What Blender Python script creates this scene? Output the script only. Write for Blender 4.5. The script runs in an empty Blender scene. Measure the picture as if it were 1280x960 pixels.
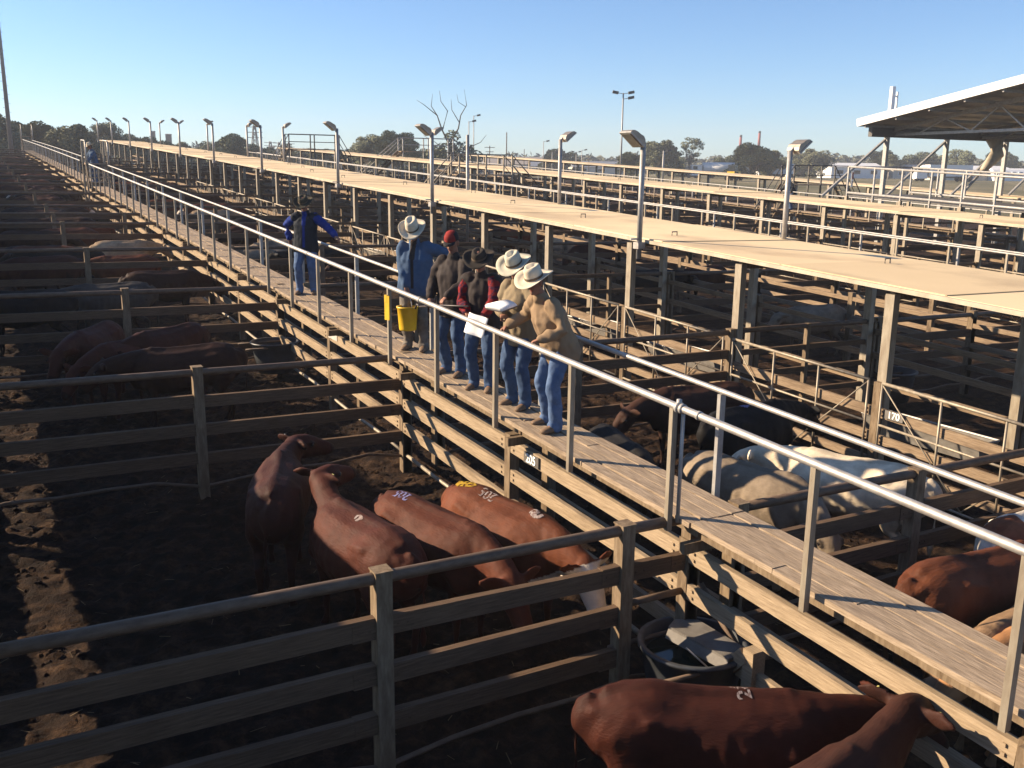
import bpy, bmesh, math, random
import numpy as np
from mathutils import Vector, Matrix, noise
from mathutils.bvhtree import BVHTree
R = math.radians
rng = random.Random(11)

# ------------------------------------------------------------------ camera, world, sun, exposure
scene = bpy.context.scene
F_PX, PITCH, ROLL, YAW, CAM_H = 1181.54, 0.225033, 0.012087, 0.515077, 4.5985
cam_d = bpy.data.cameras.new('camera'); cam = bpy.data.objects.new('camera', cam_d)
scene.collection.objects.link(cam); scene.camera = cam
cam_d.sensor_fit = 'HORIZONTAL'; cam_d.sensor_width = 36.0
cam_d.lens = F_PX / 1280 * 36.0; cam_d.clip_start = 0.05; cam_d.clip_end = 6000
fw = Vector((math.sin(YAW)*math.cos(PITCH), math.cos(YAW)*math.cos(PITCH), -math.sin(PITCH)))
r0 = Vector((math.cos(YAW), -math.sin(YAW), 0)); u0 = r0.cross(fw)
rr = math.cos(ROLL)*r0 + math.sin(ROLL)*u0; uu = -math.sin(ROLL)*r0 + math.cos(ROLL)*u0
m = Matrix(((rr.x, uu.x, -fw.x, 0), (rr.y, uu.y, -fw.y, 0), (rr.z, uu.z, -fw.z, CAM_H), (0, 0, 0, 1)))
cam.matrix_world = m

SUN_DIR = Vector((-0.752, 0.659, 0)).normalized()       # horizontal direction towards the sun
SUN_EL = R(24.5)
world = bpy.data.worlds.new('World'); scene.world = world; world.use_nodes = True
wn = world.node_tree.nodes; wl = world.node_tree.links
sky = wn.new('ShaderNodeTexSky'); sky.sky_type = 'NISHITA'; sky.sun_disc = False
sky.sun_elevation = SUN_EL
sky.sun_rotation = math.atan2(SUN_DIR.x, SUN_DIR.y)
sky.air_density = 0.85; sky.dust_density = 0.35; sky.ozone_density = 5.5; sky.altitude = 200
bg = wn['Background']; bg.inputs['Strength'].default_value = 0.076
wl.new(sky.outputs[0], bg.inputs[0])
sd = bpy.data.lights.new('sun', 'SUN'); sd.energy = 4.9; sd.angle = R(0.6); sd.color = (1.0, 0.81, 0.58)
so = bpy.data.objects.new('sun', sd); scene.collection.objects.link(so)
to_sun = Vector((SUN_DIR.x*math.cos(SUN_EL), SUN_DIR.y*math.cos(SUN_EL), math.sin(SUN_EL)))
so.rotation_euler = to_sun.to_track_quat('Z', 'Y').to_euler()
so.location = (-20, 20, 30)
vs = scene.view_settings; vs.view_transform = 'Standard'; vs.look = 'None'; vs.gamma = 1; vs.exposure = 1.25
vs.use_curve_mapping = False
scene.cycles.max_bounces = 4; scene.cycles.diffuse_bounces = 1; scene.cycles.volume_bounces = 0
scene.cycles.use_denoising = True

COL = scene.collection
def gz(X, Y):
    Yc = min(max(Y, -10.0), 110.0); Xc = min(max(X, -30.0), 80.0)
    return -0.016788*Xc + 0.045835*Yc - 0.000051*Yc*Yc

# ------------------------------------------------------------------ materials
MATS = {}
def nodes(name):
    mt = bpy.data.materials.new(name); mt.use_nodes = True
    nt = mt.node_tree; b = nt.nodes['Principled BSDF']
    MATS[name] = mt
    return mt, nt, b
def ramp(nt, stops):
    r = nt.nodes.new('ShaderNodeValToRGB'); e = r.color_ramp.elements
    e[0].position, e[0].color = stops[0][0], (*stops[0][1], 1)
    e[1].position, e[1].color = stops[-1][0], (*stops[-1][1], 1)
    for p, c in stops[1:-1]:
        x = e.new(p); x.color = (*c, 1)
    return r
def mat(name, c1, c2=None, rough=0.7, metal=0.0, scale=8.0, stretch=(1, 1, 1), bump=0.1, detail=6.0, spots=None, spec=0.5, wide=0.3):
    mt, nt, b = nodes(name)
    tc = nt.nodes.new('ShaderNodeTexCoord'); mp = nt.nodes.new('ShaderNodeMapping'); mp.inputs['Scale'].default_value = stretch
    nz = nt.nodes.new('ShaderNodeTexNoise'); nz.inputs['Scale'].default_value = scale; nz.inputs['Detail'].default_value = detail
    nz.inputs['Roughness'].default_value = 0.65
    nt.links.new(tc.outputs['Object'], mp.inputs[0]); nt.links.new(mp.outputs[0], nz.inputs[0])
    c2 = c2 or tuple(x*0.6 for x in c1)
    rp = ramp(nt, [(0.5-wide*0.6, c2), (0.5+wide*0.6, c1)])
    nt.links.new(nz.outputs[0], rp.inputs[0]); out = rp.outputs[0]
    if spots:
        n2 = nt.nodes.new('ShaderNodeTexNoise'); n2.inputs['Scale'].default_value = spots[1]; n2.inputs['Detail'].default_value = 8
        m2_ = nt.nodes.new('ShaderNodeMapping'); m2_.inputs['Scale'].default_value = tuple(max(.35, min(2.2, q_)) for q_ in stretch)
        nt.links.new(tc.outputs['Object'], m2_.inputs[0]); nt.links.new(m2_.outputs[0], n2.inputs[0])
        r2 = ramp(nt, [(spots[2]-.06, (0, 0, 0)), (spots[2]+0.22, (.75, .75, .75))]); nt.links.new(n2.outputs[0], r2.inputs[0])
        mx = nt.nodes.new('ShaderNodeMix'); mx.data_type = 'RGBA'
        nt.links.new(r2.outputs[0], mx.inputs[0]); nt.links.new(out, mx.inputs[6]); mx.inputs[7].default_value = (*spots[0], 1)
        out = mx.outputs[2]
    nt.links.new(out, b.inputs['Base Color'])
    b.inputs['Roughness'].default_value = rough; b.inputs['Metallic'].default_value = metal
    b.inputs['Specular IOR Level'].default_value = spec if rough < .6 else (.3 if rough < .74 else .12)
    if bump:
        bp = nt.nodes.new('ShaderNodeBump'); bp.inputs['Strength'].default_value = bump; bp.inputs['Distance'].default_value = 0.02
        nt.links.new(nz.outputs[0], bp.inputs['Height']); nt.links.new(bp.outputs[0], b.inputs['Normal'])
    return mt
DIRT_SPLAT = (0.07, 0.045, 0.03)
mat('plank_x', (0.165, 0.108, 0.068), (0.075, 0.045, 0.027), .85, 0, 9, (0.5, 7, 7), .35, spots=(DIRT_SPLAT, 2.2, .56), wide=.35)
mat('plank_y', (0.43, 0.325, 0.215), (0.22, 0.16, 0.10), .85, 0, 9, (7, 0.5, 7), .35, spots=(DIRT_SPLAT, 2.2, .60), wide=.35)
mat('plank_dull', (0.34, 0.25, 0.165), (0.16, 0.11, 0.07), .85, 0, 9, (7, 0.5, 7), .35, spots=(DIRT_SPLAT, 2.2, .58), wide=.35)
mat('deck', (0.46, 0.35, 0.245), (0.20, 0.145, 0.095), .8, 0, 7, (9, .6, 9), .5, spots=((0.16, .12, .09), 5.0, .60), wide=.32)
mat('post', (0.25, 0.185, 0.12), (0.12, 0.082, 0.05), .75, 0, 6, (4, 4, .8), .2, spots=(DIRT_SPLAT, 3.0, .60))
mat('steel_post', (0.36, 0.31, 0.235), (0.22, 0.175, 0.125), .55, .35, 5, (3, 3, .7), .08, spots=((.16, .10, .06), 3.5, .64))
mat('galv', (0.46, 0.43, 0.39), (0.32, 0.29, 0.26), .5, .45, 14, (1, 1, 1), .05)
mat('galv_dull', (0.40, 0.385, 0.36), (0.27, 0.25, 0.23), .55, .35, 10, (1, 1, 1), .06)
mat('rusty_pipe', (0.16, 0.108, 0.072), (0.09, 0.057, 0.036), .6, .15, 9, (1, 3, 3), .1)
mat('roof_sheet', (0.84, 0.655, 0.40), (0.72, 0.54, 0.32), .75, 0, .35, (1, 1, 1), 0, spots=((.34, .245, .16), .55, .56), wide=.5)
mat('gutter', (0.50, 0.43, 0.33), (0.36, 0.30, 0.22), .6, .1, 4)
mat('under_roof', (0.38, 0.36, 0.33), (0.28, 0.26, 0.24), .8)
mat('white_paint', (0.80, 0.79, 0.76), (0.72, 0.70, 0.67), .5, 0, 3)
mat('dark_steel', (0.13, 0.12, 0.11), (0.08, 0.075, 0.07), .6, .3)
mat('lamp_glass', (0.16, 0.15, 0.13), (0.10, 0.09, 0.08), .25)
mat('lamp_shell', (0.33, 0.29, 0.24), (0.24, 0.20, 0.16), .45, .5)
mat('black_plastic', (0.055, 0.06, 0.068), (0.03, 0.032, 0.036), .45, 0, 6)
mat('grey_plate', (0.22, 0.20, 0.175), (0.13, 0.115, 0.10), .7, 0, 5)
mat('water', (0.02, 0.025, 0.02), (0.015, 0.02, 0.015), .08, 0, 2, bump=0)
mat('sign_plate', (0.55, 0.52, 0.46), (0.42, 0.39, 0.34), .6, 0, 12)
mat('sign_text', (0.95, 0.94, 0.9), (0.85, 0.84, 0.8), .7)
mat('sign_back', (0.14, 0.12, 0.10), (0.10, 0.09, 0.08), .6)
mat('denim', (0.125, 0.185, 0.31), (0.05, 0.085, 0.165), .9, 0, 9, (1, 1, 1), .3, wide=.45)
mat('denim_dark', (0.08, 0.125, 0.215), (0.032, 0.056, 0.11), .9, 0, 9, (1, 1, 1), .3, wide=.45)
mat('denim_jacket', (0.075, 0.12, 0.20), (0.055, 0.088, 0.15), .9, 0, 11, (1, 1, 1), .3, wide=.4)
mat('khaki_trousers', (0.20, 0.17, 0.14), (0.11, 0.095, 0.08), .9, 0, 8, bump=.3)
mat('tan_coat', (0.29, 0.20, 0.12), (0.245, 0.165, 0.10), .9, 0, 7, bump=.3, wide=.4)
mat('olive_coat', (0.27, 0.205, 0.13), (0.22, 0.17, 0.105), .9, 0, 7, bump=.3, wide=.4)
mat('black_jacket', (0.044, 0.034, 0.031), (0.033, 0.025, 0.023), .75, 0, 9, bump=.3)
mat('navy_vest', (0.022, 0.026, 0.034), (0.012, 0.015, 0.02), .8, 0, 9, bump=.2)
mat('blue_shirt', (0.02, 0.045, 0.24), (0.012, 0.028, 0.15), .85, 0, 9, bump=.2)
mat('felt_cream', (0.66, 0.58, 0.44), (0.54, 0.46, 0.34), .9, 0, 9, bump=.05)
mat('felt_pale', (0.60, 0.55, 0.42), (0.46, 0.42, 0.32), .9, 0, 9, bump=.05)
mat('felt_dark', (0.055, 0.045, 0.037), (0.03, 0.025, 0.02), .9, 0, 9, bump=.05)
mat('felt_olive', (0.075, 0.065, 0.045), (0.05, 0.042, 0.03), .9, 0, 9, bump=.05)
mat('hat_band', (0.16, 0.11, 0.07), None, .7)
mat('cap_red', (0.30, 0.035, 0.03), (0.16, 0.02, 0.018), .8)
mat('cap_black', (0.03, 0.028, 0.03), None, .8)
mat('leather', (0.22, 0.14, 0.085), (0.12, 0.075, 0.045), .7, 0, 10, bump=.15)
mat('belt', (0.05, 0.035, 0.025), None, .6)
mat('hair', (0.06, 0.045, 0.035), None, .8)
mat('yellow_plastic', (0.80, 0.50, 0.02), (0.68, 0.40, 0.015), .45, 0, 4, bump=0)
mat('paper', (0.90, 0.89, 0.86), (0.84, 0.83, 0.80), .8, 0, 3, bump=0)
mat('clip_board', (0.10, 0.08, 0.07), None, .5)
mat('cane', (0.05, 0.035, 0.03), None, .5)
mat('eye', (0.015, 0.01, 0.008), None, .1, bump=0)
mat('ear_tag', (0.85, 0.75, 0.25), None, .5, bump=0)
mat('ear_tag_white', (0.85, 0.85, 0.8), None, .5, bump=0)
mat('chalk', (0.34, 0.29, 0.27), (0.16, 0.10, 0.085), .9, 0, 40, bump=0, wide=.2)
mat('chalk_blue', (0.24, 0.24, 0.42), (0.12, 0.10, 0.20), .9, 0, 40, bump=0, wide=.2)
mat('chalk_yellow', (0.38, 0.25, 0.02), (0.24, 0.13, 0.02), .9, 0, 30, bump=0)
mat('bark', (0.16, 0.13, 0.10), (0.09, 0.07, 0.055), .9, 0, 3, bump=.2)
mat('bark_pale', (0.30, 0.27, 0.23), (0.18, 0.155, 0.13), .9, 0, 3, bump=.2)
mat('leaf_grey', (0.200, 0.206, 0.125), (0.119, 0.125, 0.075), .8, 0, .35, bump=0, wide=.25)
mat('leaf_dark', (0.169, 0.181, 0.106), (0.094, 0.106, 0.060), .8, 0, .3, bump=0, wide=.25)
mat('leaf_olive', (0.188, 0.185, 0.103), (0.112, 0.112, 0.062), .8, 0, .3, bump=0, wide=.25)
mat('far_leaf', (0.15, 0.155, 0.11), (0.10, 0.105, 0.08), .9, 0, .03, bump=0, wide=.3)
mat('red_paint', (0.42, 0.11, 0.09), None, .6)
mat('tan_roof', (0.42, 0.36, 0.30), (0.33, 0.28, 0.23), .7)
mat('cream_wall', (0.62, 0.56, 0.46), (0.5, 0.45, 0.37), .8)
mat('grey_roof', (0.36, 0.37, 0.39), (0.28, 0.29, 0.30), .5, .3)
mat('window_dark', (0.03, 0.035, 0.04), None, .15, bump=0)
mat('tyre', (0.025, 0.025, 0.025), None, .8)
mat('concrete', (0.40, 0.38, 0.35), (0.3, 0.285, 0.26), .85)
mat('pale_blue', (0.45, 0.55, 0.68), None, .5)
mat('straw', (0.20, 0.145, 0.08), (0.12, 0.085, 0.05), .8, 0, 3, bump=0)
mat('mane_hair', (0.045, 0.025, 0.018), None, .85)

def ground_material():
    mt, nt, b = nodes('dirt')
    tc = nt.nodes.new('ShaderNodeTexCoord')
    def nz(s, d=8):
        n = nt.nodes.new('ShaderNodeTexNoise'); n.inputs['Scale'].default_value = s; n.inputs['Detail'].default_value = d
        n.inputs['Roughness'].default_value = .7; nt.links.new(tc.outputs['Object'], n.inputs[0]); return n
    a, c, e = nz(5), nz(.35, 4), nz(22)
    ra = ramp(nt, [(.30, (0.007, .0035, .0020)), (.5, (0.026, .0135, .0070)), (.68, (0.085, .048, .025))])
    nt.links.new(a.outputs[0], ra.inputs[0])
    rc = ramp(nt, [(.35, (.65, .62, .6)), (.65, (1.15, 1.1, 1.05))]); nt.links.new(c.outputs[0], rc.inputs[0])
    mx = nt.nodes.new('ShaderNodeMix'); mx.data_type = 'RGBA'; mx.blend_type = 'MULTIPLY'; mx.inputs[0].default_value = 1
    nt.links.new(ra.outputs[0], mx.inputs[6]); nt.links.new(rc.outputs[0], mx.inputs[7])
    # beyond the yards: dry paddock grass
    geo = nt.nodes.new('ShaderNodeNewGeometry'); sx = nt.nodes.new('ShaderNodeSeparateXYZ'); nt.links.new(geo.outputs['Position'], sx.inputs[0])
    ym = nt.nodes.new('ShaderNodeMapRange'); ym.inputs['From Min'].default_value = 104; ym.inputs['From Max'].default_value = 116
    nt.links.new(sx.outputs['Y'], ym.inputs[0])
    xm = nt.nodes.new('ShaderNodeMapRange'); xm.inputs['From Min'].default_value = 72; xm.inputs['From Max'].default_value = 80
    nt.links.new(sx.outputs['X'], xm.inputs[0])
    mxm = nt.nodes.new('ShaderNodeMath'); mxm.operation = 'MAXIMUM'; nt.links.new(ym.outputs[0], mxm.inputs[0]); nt.links.new(xm.outputs[0], mxm.inputs[1])
    g = nz(.05, 8); rg = ramp(nt, [(.35, (.10, .095, .05)), (.65, (.24, .20, .12))]); nt.links.new(g.outputs[0], rg.inputs[0])
    m2 = nt.nodes.new('ShaderNodeMix'); m2.data_type = 'RGBA'; nt.links.new(mxm.outputs[0], m2.inputs[0])
    nt.links.new(mx.outputs[2], m2.inputs[6]); nt.links.new(rg.outputs[0], m2.inputs[7])
    nt.links.new(m2.outputs[2], b.inputs['Base Color']); b.inputs['Roughness'].default_value = .95
    b.inputs['Specular IOR Level'].default_value = .15
    ad = nt.nodes.new('ShaderNodeMath'); ad.operation = 'ADD'; nt.links.new(a.outputs[0], ad.inputs[0]); nt.links.new(e.outputs[0], ad.inputs[1])
    bp = nt.nodes.new('ShaderNodeBump'); bp.inputs['Strength'].default_value = .9; bp.inputs['Distance'].default_value = .045
    nt.links.new(ad.outputs[0], bp.inputs['Height']); nt.links.new(bp.outputs[0], b.inputs['Normal'])
ground_material()

def roof_laps(name, pitch):
    nt = MATS[name].node_tree; b = nt.nodes['Principled BSDF']; src = b.inputs['Base Color'].links[0].from_socket
    tc = nt.nodes.new('ShaderNodeTexCoord'); sx = nt.nodes.new('ShaderNodeSeparateXYZ'); nt.links.new(tc.outputs['Object'], sx.inputs[0])
    dv = nt.nodes.new('ShaderNodeMath'); dv.operation = 'DIVIDE'; dv.inputs[1].default_value = pitch; nt.links.new(sx.outputs['Y'], dv.inputs[0])
    fl_ = nt.nodes.new('ShaderNodeMath'); fl_.operation = 'FLOOR'; nt.links.new(dv.outputs[0], fl_.inputs[0])
    fr_ = nt.nodes.new('ShaderNodeMath'); fr_.operation = 'FRACT'; nt.links.new(dv.outputs[0], fr_.inputs[0])
    lt = nt.nodes.new('ShaderNodeMath'); lt.operation = 'LESS_THAN'; lt.inputs[1].default_value = .012; nt.links.new(fr_.outputs[0], lt.inputs[0])
    wn_ = nt.nodes.new('ShaderNodeTexWhiteNoise'); wn_.noise_dimensions = '1D'; nt.links.new(fl_.outputs[0], wn_.inputs['W'])
    mr = nt.nodes.new('ShaderNodeMapRange'); mr.inputs['To Min'].default_value = .86; mr.inputs['To Max'].default_value = 1.04; nt.links.new(wn_.outputs['Value'], mr.inputs[0])
    m3 = nt.nodes.new('ShaderNodeMath'); m3.operation = 'MULTIPLY_ADD'; m3.inputs[1].default_value = -.35; nt.links.new(lt.outputs[0], m3.inputs[0]); nt.links.new(mr.outputs[0], m3.inputs[2])
    vm = nt.nodes.new('ShaderNodeVectorMath'); vm.operation = 'SCALE'; nt.links.new(src, vm.inputs[0]); nt.links.new(m3.outputs[0], vm.inputs['Scale'])
    nt.links.new(vm.outputs[0], b.inputs['Base Color'])
roof_laps('roof_sheet', 2.97)

def attr_mat(name, rough=.6, bump=.12, sheen=.0, scale=14):
    mt, nt, b = nodes(name)
    at = nt.nodes.new('ShaderNodeAttribute'); at.attribute_name = 'col'
    tc = nt.nodes.new('ShaderNodeTexCoord'); nz = nt.nodes.new('ShaderNodeTexNoise'); nz.inputs['Scale'].default_value = scale; nz.inputs['Detail'].default_value = 7
    nt.links.new(tc.outputs['Object'], nz.inputs[0])
    n3 = nt.nodes.new('ShaderNodeTexNoise'); n3.inputs['Scale'].default_value = 2.6; nt.links.new(tc.outputs['Object'], n3.inputs[0])
    rp = ramp(nt, [(.3, (.85, .84, .83)), (.7, (1.1, 1.1, 1.1))]); nt.links.new(nz.outputs[0], rp.inputs[0])
    rp3 = ramp(nt, [(.35, (.8, .78, .76)), (.65, (1.12, 1.12, 1.12))]); nt.links.new(n3.outputs[0], rp3.inputs[0])
    mx = nt.nodes.new('ShaderNodeMix'); mx.data_type = 'RGBA'; mx.blend_type = 'MULTIPLY'; mx.inputs[0].default_value = 1
    nt.links.new(at.outputs['Color'], mx.inputs[6]); nt.links.new(rp.outputs[0], mx.inputs[7])
    m3 = nt.nodes.new('ShaderNodeMix'); m3.data_type = 'RGBA'; m3.blend_type = 'MULTIPLY'; m3.inputs[0].default_value = 1
    nt.links.new(mx.outputs[2], m3.inputs[6]); nt.links.new(rp3.outputs[0], m3.inputs[7])
    nt.links.new(m3.outputs[2], b.inputs['Base Color']); b.inputs['Roughness'].default_value = rough
    b.inputs['Specular IOR Level'].default_value = .14
    if sheen: b.inputs['Sheen Weight'].default_value = sheen
    n2 = nt.nodes.new('ShaderNodeTexNoise'); n2.inputs['Scale'].default_value = 60; n2.inputs['Detail'].default_value = 3
    mp = nt.nodes.new('ShaderNodeMapping'); mp.inputs['Scale'].default_value = (.35, 1, 1)
    nt.links.new(tc.outputs['Object'], mp.inputs[0]); nt.links.new(mp.outputs[0], n2.inputs[0])
    bp = nt.nodes.new('ShaderNodeBump'); bp.inputs['Strength'].default_value = bump; bp.inputs['Distance'].default_value = .01
    nt.links.new(n2.outputs[0], bp.inputs['Height']); nt.links.new(bp.outputs[0], b.inputs['Normal'])
attr_mat('hide', .68, .45, 0)
attr_mat('skin', .6, .05, 0, 30)
attr_mat('cloth_attr', .9, .1, 0, 20)

# ------------------------------------------------------------------ mesh helpers
def quat_to(d, up=Vector((0, 0, 1))):
    d = d.normalized()
    if abs(d.dot(up)) > .999: up = Vector((1, 0, 0))
    x = d; y = up.cross(x).normalized(); z = x.cross(y)
    return x, y, z
class MB:
    def __init__(s): s.v = []; s.f = []
    def box(s, c, d):
        x, y, z = c; a, b, h = d[0]/2, d[1]/2, d[2]/2; n = len(s.v)
        s.v += [(x+i*a, y+j*b, z+k*h) for k in (-1, 1) for j in (-1, 1) for i in (-1, 1)]
        s.f += [tuple(n+q for q in t) for t in ((0, 2, 3, 1), (4, 5, 7, 6), (0, 1, 5, 4), (2, 6, 7, 3), (0, 4, 6, 2), (1, 3, 7, 5))]
        return s
    def beam(s, p, q, w, h, up=(0, 0, 1)):
        """box from p to q; w = width across, h = size along up"""
        p, q = Vector(p), Vector(q); x, y, z = quat_to(q-p, Vector(up)); n = len(s.v)
        for e in (p, q):
            for j, k in ((-1, -1), (1, -1), (1, 1), (-1, 1)):
                s.v.append(tuple(e + y*(j*w/2) + z*(k*h/2)))
        s.f += [tuple(n+t for t in g) for g in ((0, 3, 2, 1), (4, 5, 6, 7), (0, 1, 5, 4), (1, 2, 6, 5), (2, 3, 7, 6), (3, 0, 4, 7))]
        return s
    def tube(s, pts, r, k=8, r2=None, cap=True):
        pts = [Vector(p) for p in pts]; n0 = len(s.v); m = len(pts)
        for i, p in enumerate(pts):
            t = (pts[min(i+1, m-1)] - pts[max(i-1, 0)])
            x, y, z = quat_to(t)
            rad = r if r2 is None else r + (r2-r)*i/(m-1)
            for a in range(k):
                an = 2*math.pi*a/k; s.v.append(tuple(p + y*(math.cos(an)*rad) + z*(math.sin(an)*rad)))
        for i in range(m-1):
            for a in range(k):
                b = (a+1) % k
                s.f.append((n0+i*k+a, n0+i*k+b, n0+(i+1)*k+b, n0+(i+1)*k+a))
        if cap:
            s.f.append(tuple(n0+a for a in reversed(range(k)))); s.f.append(tuple(n0+(m-1)*k+a for a in range(k)))
        return s
    def lathe(s, prof, k=20, c=(0, 0, 0), sx=1, sy=1):
        n0 = len(s.v)
        for (r, z) in prof:
            for a in range(k):
                an = 2*math.pi*a/k; s.v.append((c[0]+r*math.cos(an)*sx, c[1]+r*math.sin(an)*sy, c[2]+z))
        for i in range(len(prof)-1):
            for a in range(k):
                b = (a+1) % k; s.f.append((n0+i*k+a, n0+i*k+b, n0+(i+1)*k+b, n0+(i+1)*k+a))
        return s
    def poly(s, vs, fs):
        n = len(s.v); s.v += [tuple(v) for v in vs]; s.f += [tuple(n+i for i in f) for f in fs]; return s
    def mesh(s, name, material, smooth=False):
        me = bpy.data.meshes.new(name); me.from_pydata(s.v, [], s.f)
        if material: me.materials.append(MATS[material])
        if smooth: me.polygons.foreach_set('use_smooth', [True]*len(me.polygons))
        me.update(); return me
    def build(s, name, material, parent=None, smooth=False):
        if not s.v: return None
        o = bpy.data.objects.new(name, s.mesh(name, material, smooth)); COL.objects.link(o); o.parent = parent
        return o
def tag(o, label, cat, group=None):
    o['label'] = label; o['category'] = cat
    if group: o['group'] = group
    return o
def thing(name, label, cat, loc=(0, 0, 0), rz=0, group=None):
    o = bpy.data.objects.new(name, None); COL.objects.link(o); o.empty_display_size = .2
    o.location = loc; o.rotation_euler = (0, 0, rz); return tag(o, label, cat, group)
def link_mesh(name, me, parent):
    o = bpy.data.objects.new(name, me); COL.objects.link(o); o.parent = parent; return o
def copy_tree(o, parent=None):
    c = o.copy(); COL.objects.link(c); c.parent = parent
    for ch in list(o.children): copy_tree(ch, c)
    return c
ORD = 'first second third fourth fifth sixth seventh eighth ninth tenth eleventh twelfth thirteenth fourteenth fifteenth sixteenth seventeenth eighteenth nineteenth twentieth'.split()
def ordn(i):
    if i < 20: return ORD[i]
    t = ['twenty', 'thirty', 'forty', 'fifty'][(i+1)//10-2]
    return t + '-' + ORD[(i+1) % 10-1] if (i+1) % 10 else {'twenty': 'twentieth', 'thirty': 'thirtieth', 'forty': 'fortieth', 'fifty': 'fiftieth'}[t]

# ------------------------------------------------------------------ ground (one sheet)
def vnoise(x, y, seed=0):
    xi = np.floor(x).astype(np.int64); yi = np.floor(y).astype(np.int64); fx = x-xi; fy = y-yi
    fx = fx*fx*(3-2*fx); fy = fy*fy*(3-2*fy)
    def h(a, b):
        n = (a*374761393 + b*668265263 + seed*1442695041) & 0x7fffffff
        n = (n ^ (n >> 13))*1274126177 & 0x7fffffff
        return ((n ^ (n >> 16)) & 0xffff)/65535.0
    return (h(xi, yi)*(1-fx)+h(xi+1, yi)*fx)*(1-fy) + (h(xi, yi+1)*(1-fx)+h(xi+1, yi+1)*fx)*fy
def build_ground():
    def axis(lo, hi, st, far_lo, far_hi):
        a = list(np.arange(lo, hi, st)); x, d = a[-1], st
        while x < far_hi: d *= 1.16; x += d; a.append(x)
        x, d = a[0], st
        while x > far_lo: d *= 1.16; x -= d; a.insert(0, x)
        return np.array(a)
    xs = axis(-1.0, 11.2, .055, -2500, 4000); ys = axis(1.5, 22.0, .06, -400, 4000)
    X, Y = np.meshgrid(xs, ys)
    Yc = np.clip(Y, -10, 110); Xc = np.clip(X, -30, 80)
    Z = -0.016788*Xc + 0.045835*Yc - 0.000051*Yc*Yc
    n = (vnoise(X*1.1, Y*1.1, 1)-.5)*.05 + (vnoise(X*3.3+7, Y*3.3, 2)-.5)*.06 + np.abs(vnoise(X*8+3, Y*8, 3)-.5)*.09 + np.maximum(0, vnoise(X*6, Y*6, 4)-.62)*.16 + (vnoise(X*15, Y*15, 5)-.5)*.034
    near = np.clip((60-np.maximum(np.abs(X), np.abs(Y)))/30, 0, 1)
    Z = Z + (n-.03)*near
    nx, ny = len(xs), len(ys)
    me = bpy.data.meshes.new('ground')
    co = np.stack([X, Y, Z], -1).reshape(-1, 3).astype(np.float32)
    i = np.arange(nx-1); j = np.arange(ny-1); I, J = np.meshgrid(i, j); a = (J*nx+I).reshape(-1)
    fc = np.stack([a, a+1, a+nx+1, a+nx], -1).astype(np.int32)
    me.vertices.add(len(co)); me.vertices.foreach_set('co', co.reshape(-1))
    me.loops.add(fc.size); me.loops.foreach_set('vertex_index', fc.reshape(-1))
    me.polygons.add(len(fc)); me.polygons.foreach_set('loop_start', np.arange(0, fc.size, 4, dtype=np.int32)); me.polygons.foreach_set('loop_total', np.full(len(fc), 4, dtype=np.int32))
    me.update(); me.validate(); me.materials.append(MATS['dirt'])
    o = bpy.data.objects.new('ground', me); COL.objects.link(o); o['kind'] = 'structure'
build_ground()

def build_litter():
    V, Fc = [], []; r_ = random.Random(3); G = bpy.data.objects['ground'].data
    bvh = BVHTree.FromPolygons([v.co for v in G.vertices], [tuple(p.vertices) for p in G.polygons])
    def drop(n, x0, x1, y0, y1, size, lumpy):
        for _ in range(n):
            x, y = r_.uniform(x0, x1), r_.uniform(y0, y1)
            if noise.noise(Vector((x*.9, y*.9, 0))) < -.12: continue
            h = bvh.ray_cast(Vector((x, y, 8)), Vector((0, 0, -1)))
            if not h[0]: continue
            z = h[0].z; a = r_.uniform(0, 6.28); L = size*r_.uniform(.4, 1.5); w = L*(r_.uniform(.5, 1) if lumpy else .08); t = L*.45 if lumpy else .004
            c, s_ = math.cos(a), math.sin(a); k = len(V)
            for dx, dy, dz in ((-L, -w, 0), (L, -w*.8, 0), (L*.9, w, 0), (-L*.8, w*.9, 0), (-L*.4, -w*.3, t), (L*.5, -w*.4, t*.9), (L*.3, w*.5, t), (-L*.3, w*.4, t*.8)):
                V.append((x+dx*c-dy*s_, y+dx*s_+dy*c, z+dz-.002))
            Fc.extend([(k+4, k+5, k+6, k+7), (k, k+1, k+5, k+4), (k+1, k+2, k+6, k+5), (k+2, k+3, k+7, k+6), (k+3, k, k+4, k+7)])
    drop(9000, -.9, 11, 2, 21, .035, True)
    me = bpy.data.meshes.new('manure_clods'); me.from_pydata(V, [], Fc); me.materials.append(MATS['dirt'])
    o = bpy.data.objects.new('manure_clods', me); COL.objects.link(o); tag(o, 'trampled clods of manure scattered over the pen floors', 'manure'); o['kind'] = 'stuff'
    V, Fc = [], []
    for _ in range(1000):
        x, y = r_.uniform(-.9, 11), r_.uniform(2, 21); h = bvh.ray_cast(Vector((x, y, 8)), Vector((0, 0, -1)))
        if not h[0]: continue
        z = h[0].z+.006; a = r_.uniform(0, 6.28); L = r_.uniform(.02, .07); w = .004; c, s_ = math.cos(a), math.sin(a); k = len(V)
        for dx, dy, dz in ((-L, -w, 0), (L, -w, .01), (L, w, .012), (-L, w, .002)): V.append((x+dx*c-dy*s_, y+dx*s_+dy*c, z+dz))
        Fc.append((k, k+1, k+2, k+3))
    me = bpy.data.meshes.new('straw'); me.from_pydata(V, [], Fc); me.materials.append(MATS['straw'])
    o = bpy.data.objects.new('straw_litter', me); COL.objects.link(o); tag(o, 'pale bits of straw trodden into the pen dirt', 'straw'); o['kind'] = 'stuff'
build_litter()

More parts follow.
